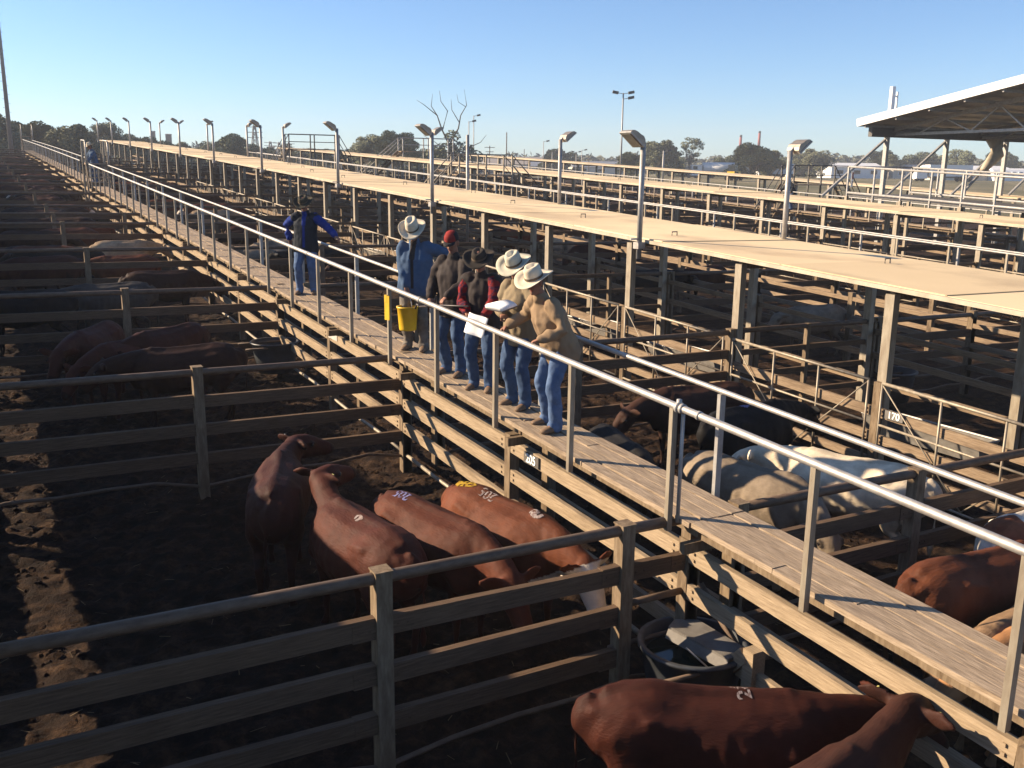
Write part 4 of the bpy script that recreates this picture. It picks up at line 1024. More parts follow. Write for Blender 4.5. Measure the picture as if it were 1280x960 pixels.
        for fi, (o_, ln) in enumerate(((-.031, .066), (-.0105, .075), (.0105, .072), (.030, .058))):
            k0 = wr + fa*.085 + side*(-o_); c1 = (fa*.85+pn*.5).normalized(); c2 = (fa*.25+pn*.95).normalized(); c3 = (fa*-.45+pn*.85).normalized()
            k1 = k0+c1*ln*.45; k2 = k1+c2*ln*.33; k3 = k2+c3*ln*.25
            loft(B, BF, [k0-fa*.01, k1, k2, k3], [(.0098, .0098), (.0092, .0092), (.0085, .0085), (.0078, .0078)], 8)
        th0 = wr + fa*.025 + side*.030; th1 = th0 + (fa*.6+side*.55+pn*.3).normalized()*.038; th2 = th1+(fa*.8+pn*.55).normalized()*.032
        loft(B, BF, [th0, th1, th2], [(.014, .013), (.0115, .011), (.009, .009)], 8)
        hand_pts.append((wr, fa, pn))
    body = fuse(B, BF, .0075, 2, .4, 'body')
    def sk(c):
        d_ = (c-hc).dot(fwv); u_ = (c-hc).dot(upv); w_ = abs((c-hc).dot(sdv))
        if (c-hc).length < .13 and d_ > .07 and -.066 < u_ < -.052 and w_ < .024: return (.30, .10, .08)
        if (c-hc).length < .13 and d_ > .06 and .008 < u_ < .022 and .018 < w_ < .042: return (.10, .07, .06)
        if (c-hc).length < .13 and d_ > .04 and u_ < -.03: return (.30, .16, .11)
        return SKIN
    paint(body, sk, 'skin'); link_mesh('body', body, t)
    jm = fuse(J, JF, .014, 2, .5, 'jacket', .015, 8, seed); jm.materials.clear()
    jm.materials.append(MATS[top])
    if front:
        jm.materials.append(MATS[{'denim_jacket': 'black_jacket'}.get(top, 'blue_shirt')])
        for p_ in jm.polygons:
            c = p_.center; r_ = c - pel
            if abs(c.y - hip[1]) < .022 + .07*max(0, r_.z-.25) and c.x > pel.x + .03 and p_.normal.x > .3 and r_.z > -.05: p_.material_index = 1
    link_mesh('vest' if sleeve else 'jacket', jm, t)
    if sleeve is not None:
        sm = fuse(S_, SF, .012, 2, .5, 'sleeve', .014, 11, seed+3); sm.materials.clear()
        if sleeve == 'plaid':
            paint(sm, lambda c: (.20, .018, .018) if (math.sin(c.z*60) > -.5) != (math.sin((c.x+c.y)*60) > .75) else (.05, .015, .035), 'cloth_attr')
        else: sm.materials.append(MATS[sleeve])
        link_mesh('sleeves', sm, t)
    tm = fuse(T, TF, .014, 2, .5, 'jeans', .018, 9, seed+9); tm.materials.clear(); tm.materials.append(MATS[legs]); link_mesh('trousers', tm, t)
    for an, fd in ft:
        V, Fc = [], []
        loft(V, Fc, [an+Vector((0, 0, .05)), an-Vector((0, 0, .03))], [(.05, .05), (.048, .05)], 10, up=Vector((1, 0, 0)))
        b0 = an-Vector((0, 0, .055)); loft(V, Fc, [b0-fd*.05, b0+fd*.02+Vector((0, 0, .01)), b0+fd*.11, b0+fd*.18-Vector((0, 0, .008))], [(.042, .036), (.047, .050), (.052, .040), (.042, .028)], 12)
        bm_ = fuse(V, Fc, .010, 2, .5, 'boot'); bm_.materials.clear(); bm_.materials.append(MATS[boots]); link_mesh('boot', bm_, t)
    # hair
    V, Fc = [], []; loft(V, Fc, [hc-fwv*.035-upv*.05, hc-fwv*.028+upv*.02, hc-fwv*.015+upv*.07], [(.060, .058), (.079, .080), (.066, .075)], 14, up=fwv)
    hm = fuse(V, Fc, .011, 2, .5, 'hair'); hm.materials.clear(); hm.materials.append(MATS['hair']); link_mesh('hair', hm, t)
    # hat
    M3 = Matrix((fwv, sdv, upv)).transposed(); hb = hc + upv*.050 - fwv*.008
    X = lambda p: tuple(hb + M3 @ Vector(p))
    if hat == 'cap':
        mb = MB(); n = 18; pr = [(1.0, 0), (.99, .03), (.90, .062), (.66, .09), (.30, .103), (.02, .106)]
        def ring(r_, z): return [X((math.cos(a*2*math.pi/n)*.105*r_, math.sin(a*2*math.pi/n)*.088*r_, z)) for a in range(n)]
        vs_ = sum([ring(a, b) for a, b in pr], [])
        fs_ = [(i*n+a, i*n+(a+1) % n, (i+1)*n+(a+1) % n, (i+1)*n+a) for i in range(len(pr)-1) for a in range(n)]
        mb.poly(vs_, fs_); o = mb.build('cap', 'cap_red', t, True)
        # black side panels
        mb = MB(); sel = []
        for a in list(range(3, 15)):
            for i in range(0, 3): sel.append((i*n+a, i*n+(a+1) % n, (i+1)*n+(a+1) % n, (i+1)*n+a))
        c_ = hb
        mb.poly([tuple(Vector(v)+(Vector(v)-c_).normalized()*.002) for v in vs_], sel); mb.build('cap_panel', 'cap_black', t, True)
        mb = MB(); k = 9; pr_ = []
        for i in range(k):
            a = R(-60+120*i/(k-1)); pr_.append(X((math.cos(a)*.10, math.sin(a)*.083, .004)))
        for i in range(k):
            a = R(-60+120*i/(k-1)); pr_.append(X((math.cos(a)*.10+.078*math.cos(a*.9), math.sin(a)*.083*1.0, -.008-.012*abs(math.sin(a)))))
        mb.poly(pr_, [(i, i+1, k+i+1, k+i) for i in range(k-1)]); o = mb.build('cap_peak', 'cap_black', t, True)
        md = o.modifiers.new('s', 'SOLIDIFY'); md.thickness = .004
    else:
        n = 32; tc_ = tall_crown
        def ring(r_, z, curl=0, pinch=0):
            o_ = []
            for a in range(n):
                an = a*2*math.pi/n; cx, cy = math.cos(an), math.sin(an)
                rx = .108*r_ if r_ <= 1 else .108 + (r_-1)*brim*1.02; ry = .090*r_ if r_ <= 1 else .090+(r_-1)*brim*.92
                zz = z + curl*(abs(cy)**2.2)*(1) - curl*.35*(abs(cx)**2)
                xx = cx*rx; yy = cy*ry
                if pinch: zz -= pinch*math.exp(-(yy/.03)**2)*(1 if xx < .05 else .6); yy *= (1-.25*max(cx, 0))
                o_.append(X((xx, yy, zz)))
            return o_
        rs = [ring(2.0, .0, .050), ring(1.6, -.006, .026), ring(1.2, -.004, .006), ring(1.0, .004), ring(.97, .05), ring(.92, tc_*.75), ring(.82, tc_, 0, .008), ring(.55, tc_+.006, 0, .028), ring(.1, tc_, 0, .030)]
        mb = MB(); vs_ = sum(rs, []); mb.poly(vs_, [(i*n+a, i*n+(a+1) % n, (i+1)*n+(a+1) % n, (i+1)*n+a) for i in range(len(rs)-1) for a in range(n)] + [tuple((len(rs)-1)*n+a for a in range(n))])
        o = mb.build('hat', hat_mat, t, True); md = o.modifiers.new('s', 'SOLIDIFY'); md.thickness = .005
        mb = MB(); b1, b2 = ring(1.0, .008), ring(.975, .032)
        mb.poly([tuple(Vector(v)+(Vector(v)-hb).normalized()*.004) for v in b1+b2], [(a, (a+1) % n, n+(a+1) % n, n+a) for a in range(n)]); mb.build('hat_band', 'hat_band', o, True)
    return t, hand_pts
def toloc(wx, wy, deg, s, X, Y, h, base_h=1.66):
    z = gz(X, Y)+h - (gz(wx, wy)+base_h); v = Vector((X-wx, Y-wy, z)); v.rotate(Matrix.Rotation(-R(deg), 3, 'Z')); return tuple(v/s)

# six buyers on the walkway, a far one, one beyond
def man(wx, wy, deg, label, hw, s=1.0, **kw):
    hands = [toloc(wx, wy, deg, s, *h) for h in hw]
    return person(wx, wy, deg, label, hands, height=s, **kw)
RX = 4.705
man(5.085, 8.12, 182, 'man in tan coat and cream hat leaning on the handrail with both hands', [(4.80, 7.92, 2.66), (4.82, 8.62, 2.66)], s=.965,
    feet=[(.06, .16, 8), (-.05, -.16, -5)], lean=25, head=(18, -22), top='tan_coat', legs='denim', hat_mat='felt_cream', seed=1, hip=(-.06, 0), coat_len=.03, bulk=1.1)
man(5.16, 8.94, 200, 'man in olive-tan coat and pale hat holding white papers beside the leaning man', [(4.93, 8.62, 2.74), (4.92, 8.92, 2.72)], s=.955,
    feet=[(.05, .13, 10), (-.03, -.13, -10)], lean=7, head=(10, -30), top='olive_coat', legs='denim_dark', hat_mat='felt_pale', seed=2, hip=(-.02, 0), coat_len=.02, bulk=1.08)
man(5.10, 9.73, 222, 'man in dark vest with red plaid sleeves holding a white sheet', [(4.93, 9.36, 2.62), (4.84, 9.62, 2.62)], s=.93,
    feet=[(.05, .12, 10), (-.03, -.12, -10)], lean=6, head=(5, -28), top='black_jacket', sleeve='plaid', legs='denim_dark', hat_mat='felt_dark', seed=3, hip=(0, 0), tall_crown=.10, bulk=1.05)
man(5.11, 10.50, 212, 'man in red and black cap and dark quilted jacket holding a cane', [(4.88, 10.22, 2.70), (4.84, 10.62, 2.62)], s=.995,
    feet=[(.05, .13, 5), (-.02, -.13, -10)], lean=1, head=(10, -25), top='black_jacket', legs='denim_dark', hat='cap', seed=4, hip=(0, 0), bulk=1.12, coat_len=.03)
man(5.215, 11.93, 232, 'man in denim jacket and tall cream hat lowering a yellow bucket', [(5.72, 11.72, 2.78), (5.03, 11.80, 2.48)], s=1.0,
    feet=[(.05, .12, 5), (-.02, -.12, -10)], lean=4, head=(0, -38), top='denim_jacket', front=(.05, .035, .035), legs='khaki_trousers', hat_mat='felt_cream', seed=5, hip=(0, 0), tall_crown=.15, brim=.10, bulk=1.2)
man(5.17, 16.7, 240, 'man with blue sleeves and black vest standing with arms spread to the handrails', [(5.66, 16.20, 2.66), (4.95, 16.95, 2.62)], s=.97,
    feet=[(.03, .13, 5), (.06, -.13, -10)], lean=-3, head=(-5, -30), top='navy_vest', sleeve='blue_shirt', front=(.02, .05, .32), legs='denim', hat_mat='felt_olive', seed=6, tall_crown=.10, brim=.095, bulk=1.1)
man(5.15, 48.3, 200, 'distant man in blue jacket and white hat on the far walkway', [(4.8, 48.0, 2.6), (4.8, 48.6, 2.6)], s=1.0,
    feet=[(.03, .13, 5), (0, -.13, -5)], lean=10, top='blue_shirt' if False else 'denim_jacket', legs='denim', hat_mat='felt_cream', seed=7)
man(36.95, 36.2, 150, 'distant man in dark coat leaning over the third walkway rail', [(36.65, 36.0, 2.6), (36.65, 36.7, 2.6)], s=1.0,
    feet=[(.03, .13, 5), (0, -.13, -5)], lean=22, top='navy_vest', legs='denim_dark', hat_mat='felt_pale', seed=8)

# things in hands
t = thing('bucket', 'yellow plastic bucket hanging from the hand of the denim-jacketed man', 'bucket', P(5.03, 11.79, 1.975))
MB().lathe([(0, 0), (.115, 0), (.118, .02), (.142, .30), (.152, .305), (.152, .325), (.138, .325), (.128, .30), (.108, .02), (0, .02)], 26).build('pail', 'yellow_plastic', t, True)
MB().tube([(math.cos(R(a))*.0, math.cos(R(a))*.15, .31+math.sin(R(a))*.17) for a in range(0, 181, 15)], .006, 6).build('handle', 'galv_dull', t, True)
t = thing('flag', 'small yellow strip clipped to the handrail just beyond the bucket', 'tag', P(4.63, 11.53, 2.34), R(20))
MB().box((0, 0, 0), (.015, .09, .32)).box((0, .02, .12), (.02, .05, .1)).build('strip', 'yellow_plastic', t)
t = thing('cane', 'long dark cane held across the handrail by the capped man', 'cane', P(4.77, 9.45, 2.72))
MB().tube([(0, 0, 0), (0, .7, -.08), (0, 1.35, -.18)], .011, 8).build('shaft', 'cane', t, True)
MB().tube([(0, 1.35, -.18), (0, 1.43, -.16), (-.01, 1.46, -.22)], .013, 8).build('crook', 'cane', t, True)
t = thing('paper_sheet', 'white paper sheet held over the handrail by the plaid-sleeved man', 'paper', P(4.76, 9.20, 2.60), R(-155))
t.scale = (.78, .78, .78)
n = 6; mb = MB(); vs_ = [(.10-.13*i/n+.014*math.sin(j*1.1), -.17+.34*j/n, -.16+.27*i/n-.06*j/n) for i in range(n+1) for j in range(n+1)]
mb.poly(vs_, [(i*(n+1)+j, i*(n+1)+j+1, (i+1)*(n+1)+j+1, (i+1)*(n+1)+j) for i in range(n) for j in range(n)])
o = mb.build('sheet', 'paper', t, True); md = o.modifiers.new('s', 'SOLIDIFY'); md.thickness = .003
t = thing('clipboard', 'stack of white papers on a clipboard held by the olive-coated man', 'clipboard', P(4.82, 8.76, 2.83), R(5)); t.rotation_euler = (R(0), R(-14), R(5)); t.scale = (.9, .95, 1.1)
MB().box((0, 0, 0), (.24, .34, .01)).build('board', 'clip_board', t)
mb = MB(); n = 8; vs_ = []
for j in range(n+1):
    y = -.165+.33*j/n; z = .012+.035*math.sin(math.pi*j/n)**.6
    vs_ += [(-.115, y, .006), (-.115, y, z+.02), (.11, y, z), (.11, y, .006)]
fs_ = []
for j in range(n):
    a = j*4
    for q in range(4): fs_.append((a+q, a+(q+1) % 4, a+4+(q+1) % 4, a+4+q))
fs_ += [(0, 3, 2, 1), (n*4, n*4+1, n*4+2, n*4+3)]
mb.poly(vs_, fs_); mb.build('pages', 'paper', t, True)

# ------------------------------------------------------------------ trees
def leaf_clumps(clumps, leaf, dens, seed):
    r_ = random.Random(seed); V = []; Fc = []
    for (c, rad) in clumps:
        n = int(dens*rad[0]*rad[1]*4)
        for _ in range(n):
            while True:
                p = Vector((r_.uniform(-1, 1), r_.uniform(-1, 1), r_.uniform(-1, 1)))
                if p.length < 1: break
            p = p*(.55+.45*p.length) if r_.random() < .4 else p.normalized()*r_.uniform(.7, 1.05)
            q = Vector((c[0]+p.x*rad[0], c[1]+p.y*rad[1], c[2]+p.z*rad[2]))
            a = Vector((r_.gauss(0, 1), r_.gauss(0, 1), r_.gauss(0, .8))).normalized(); b = a.orthogonal().normalized()
            s_ = leaf*r_.uniform(.5, 1.3); k = len(V)
            V += [q+a*s_, q+b*s_*.55, q-a*s_, q-b*s_*.55]; Fc.append((k, k+1, k+2, k+3))
    return V, Fc
def tree_proto(h, w, trunk_h, seed, leafm, barkm, n_clumps=26, leaf=.3, dens=36, droop=0):
    r_ = random.Random(seed); cl = []; tips = []
    for i in range(n_clumps):
        a = r_.uniform(0, 6.28); rr_ = math.sqrt(r_.random())*w*.5; z = trunk_h + (h-trunk_h)*(r_.random()**.8)
        top = (z-trunk_h)/(h-trunk_h); rr_ *= (1-.55*top**2)
        s_ = r_.uniform(.09, .19)*w*(1 if w < h*1.5 else .8)
        c = (math.cos(a)*rr_, math.sin(a)*rr_, z); cl.append((c, (s_, s_, s_*.72))); tips.append(Vector(c))
    V, Fc = leaf_clumps(cl, leaf, dens, seed)
    crown = bpy.data.meshes.new('crown'); crown.from_pydata([tuple(v) for v in V], [], Fc); crown.materials.append(MATS[leafm])
    mb = MB(); tr_ = .035*h; fork = Vector((r_.uniform(-.2, .2), r_.uniform(-.2, .2), trunk_h*.8))
    mb.tube([(0, 0, -.3), fork*.5+Vector((.1, 0, 0)), fork], tr_, 8, tr_*.7)
    for tp in tips[::2]:
        mid = fork.lerp(tp, .5)+Vector((r_.uniform(-.3, .3), r_.uniform(-.3, .3), .1*h*.5))
        mb.tube([fork, mid, tp], tr_*.42, 5, .03)
    return crown, mb.mesh('trunk', barkm, True)
protos = [tree_proto(9.5, 11, 2.0, 1, 'leaf_grey', 'bark_pale', 40, .26, 34), tree_proto(8.0, 10, 1.2, 2, 'leaf_dark', 'bark', 38, .26, 40),
          tree_proto(7, 9, .8, 3, 'leaf_olive', 'bark', 34, .24, 40), tree_proto(10.5, 6.5, 4.2, 4, 'leaf_grey', 'bark_pale', 20, .24, 30), tree_proto(6, 11, .3, 5, 'leaf_dark', 'bark', 34, .28, 42)]
KIND = ['spreading grey-green eucalypt', 'rounded dark green tree', 'bushy olive tree', 'slender tall-trunked eucalypt', 'low dark bushy tree']
def world_at(px, D):
    c = Vector(((px-640)/F_PX, -(205-480)/F_PX, -1)); v = Matrix(((rr.x, uu.x, -fw.x), (rr.y, uu.y, -fw.y), (rr.z, uu.z, -fw.z))) @ c
    v.z = 0; v.normalize(); return v.x*D, v.y*D
tree_list = [  # bearing column in the photo, distance, kind, size factor, where phrase
    (-60, 150, 0, 1.1, 'beside the mast, leftmost of the wood'), (-12, 135, 1, 1.05, 'just beside the foot of the tall mast'), (28, 150, 2, 1.1, 'between the mast and the far walkway steps'), (62, 140, 1, .95, 'behind the far walkway, second past the mast'),
    (95, 135, 2, 1.0, 'behind the distant man on the walkway'), (128, 160, 0, .95, 'behind the end of the first beige roof'), (160, 170, 1, .9, 'past the end of the first beige roof'), (192, 175, 4, 1.1, 'low behind the row of far floodlights'),
    (225, 185, 2, .9, 'behind the seventh floodlight'), (290, 160, 1, .95, 'between the fourth and fifth floodlights'), (262, 190, 4, 1.1, 'low behind the fourth floodlight'), (322, 180, 4, 1.0, 'low behind the third floodlight from camera'),
    (360, 165, 3, .62, 'beside the dark footbridge frame'), (404, 160, 2, .72, 'just past the dark footbridge frame'), (385, 200, 4, 1.0, 'low and far behind the dark footbridge frame'),
    (462, 150, 0, .85, 'behind the pale humped footbridge'), (498, 145, 0, .92, 'wide crown between the humped and brown footbridges'), (436, 175, 4, .9, 'low behind the pale humped footbridge'),
    (545, 150, 2, .8, 'under the bare dead tree'), (530, 175, 4, 1.0, 'low behind the bare dead tree'), (585, 155, 2, .62, 'beside the bare dead tree'), (700, 240, 4, .9, 'low between the tan roofed sheds and the tall pole'),
    (790, 190, 1, .55, 'behind the tall twin floodlight pole'), (823, 190, 0, .68, 'behind the nearest floodlight head'), (862, 190, 3, .70, 'standing alone left of the chimneys'), (838, 215, 4, .7, 'low beside the lone slender tree'),
    (940, 185, 1, .75, 'large crown in front of the chimneys'), (962, 195, 2, .7, 'joined to the large crown by the chimneys'), (912, 220, 4, .7, 'low beside the large crown by the chimneys'),
    (1016, 230, 2, .85, 'beside the white roofed shed'), (1000, 260, 4, .9, 'low behind the tree by the white roofed shed'), (1105, 260, 4, 1.0, 'behind the first shed post'), (1112, 230, 3, .5, 'poking up behind the first shed post'), (1150, 280, 4, 1.0, 'between the first two shed posts'), (1200, 280, 4, 1.1, 'behind the second shed post'), (1250, 290, 1, .9, 'near the blue and white tank')]
for i, (px, D, k, s_, ph) in enumerate(tree_list):
    x, y = world_at(px, D); cr, tk = protos[k]
    o = thing('tree', f'{KIND[k]} {ph}', 'tree', (x, y, gz(x, y)-.1), i*1.3, 'trees beyond the yards'); s_ *= (.66 if px < 600 else 1.0); o.scale = (s_*1.15, s_*1.15, s_)
    link_mesh('trunk', tk, o); link_mesh('crown', cr, o)
# dead tree
x, y = world_at(562, 132); t = thing('dead_tree', 'bare dead tree with forked grey limbs above a leafy base', 'tree', (x, y, gz(x, y)))
mb = MB(); r_ = random.Random(5)
ax = Vector((rr.x, rr.y, 0)).normalized()
def L(*p): return [tuple(ax*a + Vector((0, 0, 1))*b + Vector((ax.y, -ax.x, 0))*c) for a, b, c in p]
mb.tube(L((0, 0, 0), (.2, 2.5, 0), (0, 4.0, .2)), .32, 8, .24)
for pts, r1 in (([(0, 4, .2), (-1.0, 6, .3), (-1.6, 7.8, .5), (-2.4, 9.0, .4), (-2.2, 10.6, .6)], .2), ([(-1.6, 7.8, .5), (-3.4, 9.2, .1), (-4.4, 9.8, 0)], .1), ([(-.9, 6, .3), (-.2, 8.4, .6), (-1.1, 9.6, .5), (-1.3, 11.0, .4)], .12),
                ([(0, 4, .2), (1.2, 6.2, 0), (1.5, 7.9, -.2), (2.3, 9.2, 0), (2.0, 11.2, .2)], .18), ([(1.3, 7, 0), (.3, 8.6, -.3), (.2, 10.0, -.4)], .09), ([(2.2, 9, 0), (1.2, 9.6, .2), (1.0, 10.6, 0)], .06),
                ([(.1, 3.2, 0), (2.4, 3.6, .2), (4.2, 4.4, .4), (5.0, 5.4, .3)], .13), ([(0, 3, 0), (-2, 4.4, .3), (-3.5, 5.2, .2)], .1)):
    mb.tube(L(*pts), r1*.7, 6, .02)
mb.build('trunk', 'bark', t, True)
V, Fc = leaf_clumps([(L((-.8, 3.0, 0))[0], (2.0, 1.6, 1.3)), (L((1.6, 3.4, .2))[0], (1.8, 1.4, 1.1)), (L((3.2, 2.4, 0))[0], (1.5, 1.4, 1.0)), (L((.4, 5.2, 0))[0], (1.1, 1, .8)), (L((-2.4, 2.0, 0))[0], (1.6, 1.4, 1.2))], .26, 34, 77)
me = bpy.data.meshes.new('crown'); me.from_pydata([tuple(v) for v in V], [], Fc); me.materials.append(MATS['leaf_grey']); link_mesh('crown', me, t)
# far wood as one mass
V, Fc = [], []; r_ = random.Random(9); cl = []
for px in range(-160, 1460, 5):
    D = r_.uniform(330, 470); x, y = world_at(px, D); hh = r_.uniform(3.0, 6.0)*(1.25 if px < 350 else 1) ; cl.append(((x, y, gz(x, y)+hh*.45), (r_.uniform(5, 9), r_.uniform(5, 9), hh*.8)))
V, Fc = leaf_clumps(cl, 1.1, 1.6, 10)
me = bpy.data.meshes.new('woodland'); me.from_pydata([tuple(v) for v in V], [], Fc); me.materials.append(MATS['far_leaf'])
o = bpy.data.objects.new('distant_woodland', me); COL.objects.link(o); tag(o, 'low grey-green wood along the whole horizon', 'woodland'); o['kind'] = 'stuff'

# ------------------------------------------------------------------ masts, poles, chimneys, sheds beyond the yards
x, y = world_at(16, 105); t = thing('mast', 'tall tapering steel mast with climbing pegs rising out of the picture', 'mast', (x, y, gz(x, y)))
MB().tube([(0, 0, -.5), (0, 0, 27)], .23, 10, .06).build('pole', 'galv_dull', t, True)
mb = MB()
for i in range(60): mb.box(((.26-.008*i*.45)*(1 if i % 2 else -1), 0, 3+i*.4), (.22, .03, .03))
mb.build('climbing_peg', 'galv_dull', t)
def pole(px, D, H, label, heads=0, r=.09, arms=0, cat='pole', matn='galv_dull', hs=1.0):
    x, y = world_at(px, D); t = thing('light_pole' if heads else 'power_pole', label, cat, (x, y, gz(x, y)), math.atan2(ax.y, ax.x))
    MB().tube([(0, 0, -.3), (0, 0, H)], r, 8, r*.7).build('pole', matn, t, True)
    for i in range(heads):
        s_ = (1, -1)[i % 2]; z = H-.1-.55*(i//2)
        MB().beam((0, 0, z), (s_*.55*hs, 0, z+.12), .06, .06).build('arm', matn, t)
        MB().beam((s_*.45*hs, 0, z+.10), (s_*.95*hs, 0, z+.22), .5*hs, .22*hs).build('lamp_head', 'dark_steel', t)
    for i in range(arms): MB().box((0, 0, H-.4-1.0*i), (2.4-.5*i, .12, .14)).build('crossarm', matn, t)
    return t
pole(776, 110, 10.2, 'tall twin-headed floodlight pole rising behind the nearest floodlight', 3, .11, hs=1.25)
pole(679, 190, 6.6, 'small floodlight pole left of the back-row floodlight head', 1, hs=1.2)
pole(690, 210, 4.9, 'grey lamp pole first of two behind the back-row floodlight', 1, hs=1.1); pole(700, 212, 5.0, 'grey lamp pole second of two behind the back-row floodlight', 2, hs=1.1)
pole(720, 205, 4.9, 'lamp pole left in the far pair before the tall twin pole', 2, hs=1.1); pole(727, 200, 5.2, 'lamp pole right in the far pair before the tall twin pole', 1, hs=1.1)
pole(586, 140, 7.6, 'lamp pole closest to the bare dead tree', 1, hs=1.1); pole(592, 150, 9.0, 'taller lamp pole just past the bare dead tree', 1, hs=1.1)
pole(612, 230, 6.5, 'wooden power pole with two crossarms past the dead tree', 0, .14, 2, matn='bark'); pole(633, 230, 9.6, 'plain tall timber pole above the tan sheds', 0, .16, 0, matn='bark')
pole(655, 240, 6.0, 'short plain pole beyond the tan sheds', 0, .12, 0, matn='bark'); pole(736, 230, 4.6, 'short timber pole before the tall twin floodlight pole', 0, .12, 0, matn='bark')
pole(829, 130, 4.2, 'small lamp standing behind the second beige roof beside the nearest floodlight', 1, .16)
for i, (px, D, H) in enumerate(((320, 330, 14), (339, 420, 11), (350, 430, 11), (362, 440, 11))):
    x, y = world_at(px, D); t = thing('pylon', f'hazy lattice power pylon on the horizon, {ordn(i)} past the fourth floodlight', 'pylon', (x, y, gz(x, y)), math.atan2(ax.y, ax.x)); mb = MB()
    for a in (-1, 1):
        for b in (-1, 1): mb.beam((a*1.6, b*1.6, 0), (a*.3, b*.3, H), .22, .22)
    for q in range(7):
        z0, z1 = H*q/7, H*(q+1)/7; w0, w1 = 1.6-1.3*q/7, 1.6-1.3*(q+1)/7
        for b in (-1, 1): mb.beam((-w0, b*w0, z0), (w1, b*w1, z1), .13, .13); mb.beam((w0, b*w0, z0), (-w1, b*w1, z1), .13, .13)
    mb.build('lattice', 'dark_steel', t)
    mb = MB(); [mb.beam((-2.6, 0, H*z), (2.6, 0, H*z), .2, .2) for z in (.72, .84, .96)]; mb.build('crossarm', 'dark_steel', t)
for i, (px, H) in enumerate(((924, 14.5), (947, 16.0))):
    x, y = world_at(px, 400); t = thing('chimney', f'red and white striped chimney above the trees, {"shorter" if i == 0 else "taller"} of the two', 'chimney', (x, y, gz(x, y)))
    for q in range(3): MB().tube([(0, 0, H*q/3), (0, 0, H*(q+1)/3)], .75-.09*q, 12, .75-.09*(q+1)).build('shaft_band', 'red_paint' if q == 2 else 'white_paint', t, True)
    MB().tube([(0, 0, H), (0, 0, H+.8)], .5, 10).build('cap', 'dark_steel', t, True)
def building(px, D, w, d_, h, rh, label, wall='cream_wall', roof='tan_roof', cat='building', nwin=3, dz=0):
    x, y = world_at(px, D); t = thing('farm_building', label, cat, (x, y, gz(x, y)+dz), math.atan2(ax.y, ax.x)+R(8))
    MB().box((0, 0, h/2-.2), (w, d_, h+.4)).build('wall', wall, t)
    hw, hd = w/2+min(.3, w*.08), d_/2+min(.3, w*.08)
    o = MB().poly([(-hw, -hd, h), (hw, -hd, h), (hw, hd, h), (-hw, hd, h), (-hw, 0, h+rh), (hw, 0, h+rh)], [(0, 1, 5, 4), (2, 3, 4, 5), (0, 4, 3), (1, 2, 5), (0, 3, 2, 1)]).build('roof', roof, t)
    for i in range(nwin):
        f = MB().box((-w/2+w*(i+.5)/nwin, -d_/2-.03, h*.55), (w/nwin*.45, .05, h*.4)).build('window', 'white_paint', t)
        MB().box((-w/2+w*(i+.5)/nwin, -d_/2-.065, h*.55), (w/nwin*.38, .03, h*.33)).build('pane', 'window_dark', f)
    return t
building(1062, 250, 13, 8, 2.6, 1.0, 'white shed with open dark bays beyond the elevated platform', 'white_paint', 'white_paint')
building(625, 260, 15, 8, 2.4, 1.6, 'tan roofed shed beyond the power pole', roof='tan_roof'); building(603, 240, 12, 7, 1.6, 1.0, 'low tan shed beside the dead tree')
building(650, 300, 18, 9, 2.4, 2.4, 'wide tan roofed building between the thin poles'); building(672, 290, 20, 9, 2.0, 1.8, 'grey-blue roofed shed behind the back-row floodlight', roof='grey_roof')
building(748, 280, 16, 8, 2.0, 1.6, 'grey roofed shed before the tall twin floodlight pole', roof='grey_roof'); building(1140, 260, 14, 8, 2.2, 1.2, 'pale flat shed between the first two shed posts', roof='tan_roof')
building(1205, 230, 18, 8, 2.2, .9, 'long pale building behind the second shed post', roof='white_paint'); building(213, 310, 1.5, 1.5, 9.5, .2, 'squat dark tower on the skyline, wider of the two by the far floodlights', 'dark_steel', 'dark_steel', nwin=0)
building(194, 310, 1.1, 1.1, 10.2, .2, 'narrow dark silo tower on the skyline behind the far floodlights', 'dark_steel', 'dark_steel', nwin=0)
x, y = world_at(1262, 230); t = thing('tank', 'blue and white half-round tank behind the shed posts', 'tank', (x, y, gz(x, y)), math.atan2(ax.y, ax.x))
mb = MB(); n = 12; vs_ = []
for xx in (-4, 4):
    for i in range(n+1): a = math.pi*i/n; vs_.append((xx, math.cos(a)*2.4, math.sin(a)*2.6))
mb.poly(vs_, [(i, i+1, n+2+i, n+1+i) for i in range(n)] + [tuple(range(n+1)), tuple(reversed(range(n+1, 2*n+2)))]); mb.build('shell', 'white_paint', t)
mb = MB(); [mb.box((-2.8+q*1.4, -1.9, 1.55), (.7, .9, .7)) for q in range(5)]; mb.build('stripe', 'pale_blue', t)
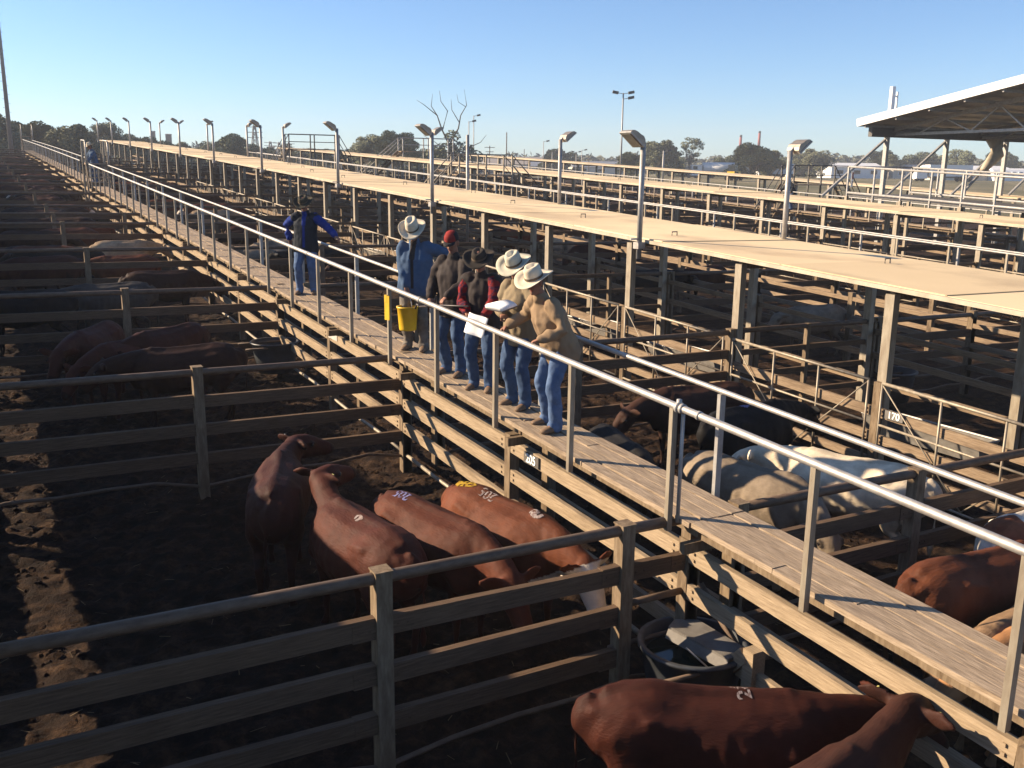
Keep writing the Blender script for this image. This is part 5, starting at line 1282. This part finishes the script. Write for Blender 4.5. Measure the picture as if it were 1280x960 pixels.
# truck with tank, car and loader in the yard beyond
def truck(px, D, label, L_=9, tank=True, body='white_paint'):
    x, y = world_at(px, D); t = thing('truck', label, 'truck', (x, y, gz(x, y)), math.atan2(ax.y, ax.x))
    cb = MB().box((-L_/2-.9, 0, 1.45), (1.9, 2.3, 2.0)).build('cab', body, t); MB().box((-L_/2-1.3, -1.16, 1.9), (.8, .03, .6)).build('window', 'window_dark', cb)
    if tank: MB().tube([(-L_/2+.3, 0, 1.9), (L_/2, 0, 1.9)], 1.05, 16).build('tank', 'white_paint', t, True)
    else: MB().box((.2, 0, 1.9), (L_-.4, 2.3, 2.0)).build('box_body', body, t)
    MB().box((0, 0, .75), (L_+1, .9, .25)).build('chassis', 'dark_steel', t)
    for xx in (-L_/2-.8, -L_/2+2, L_/2-1.6, L_/2-.4):
        for s_ in (-1, 1): MB().tube([(xx, s_*.85, .5), (xx, s_*1.12, .5)], .5, 14).build('wheel', 'tyre', t, True)
truck(906, 190, 'white tanker truck parked beyond the farthest beige roof')
truck(975, 200, 'white box truck parked beyond the leaning distant man', 5, False)
truck(1185, 190, 'long white box truck behind the second shed post', 8, False)
x, y = world_at(918, 150); t = thing('tractor', 'small yellow loader parked before the striped chimneys', 'tractor', (x, y, gz(x, y)), .4)
MB().box((0, 0, 1.0), (2.2, 1.2, .7)).box((.9, 0, 1.1), (1.0, .9, .5)).build('bonnet', 'yellow_plastic', t); MB().box((-.4, 0, 1.8), (1.0, 1.1, 1.0)).build('cab', 'window_dark', t)
for xx, rr_ in ((-.7, .65), (.9, .45)):
    for s_ in (-1, 1): MB().tube([(xx, s_*.6, rr_), (xx, s_*.9, rr_)], rr_, 14).build('wheel', 'tyre', t, True)
# ------------------------------------------------------------------ haze
hz = MB().box((150, 215, 13), (560, 640, 34)).build('haze', None, None); hz['kind'] = 'stuff'
mt = bpy.data.materials.new('haze'); mt.use_nodes = True; nt = mt.node_tree; nt.nodes.clear()
ou = nt.nodes.new('ShaderNodeOutputMaterial'); pv = nt.nodes.new('ShaderNodeVolumePrincipled'); pv.inputs['Color'].default_value = (.86, .9, 1.0, 1)
pv.inputs['Density'].default_value = .0006; pv.inputs['Anisotropy'].default_value = .0
nt.links.new(pv.outputs[0], ou.inputs['Volume']); hz.data.materials.append(mt)
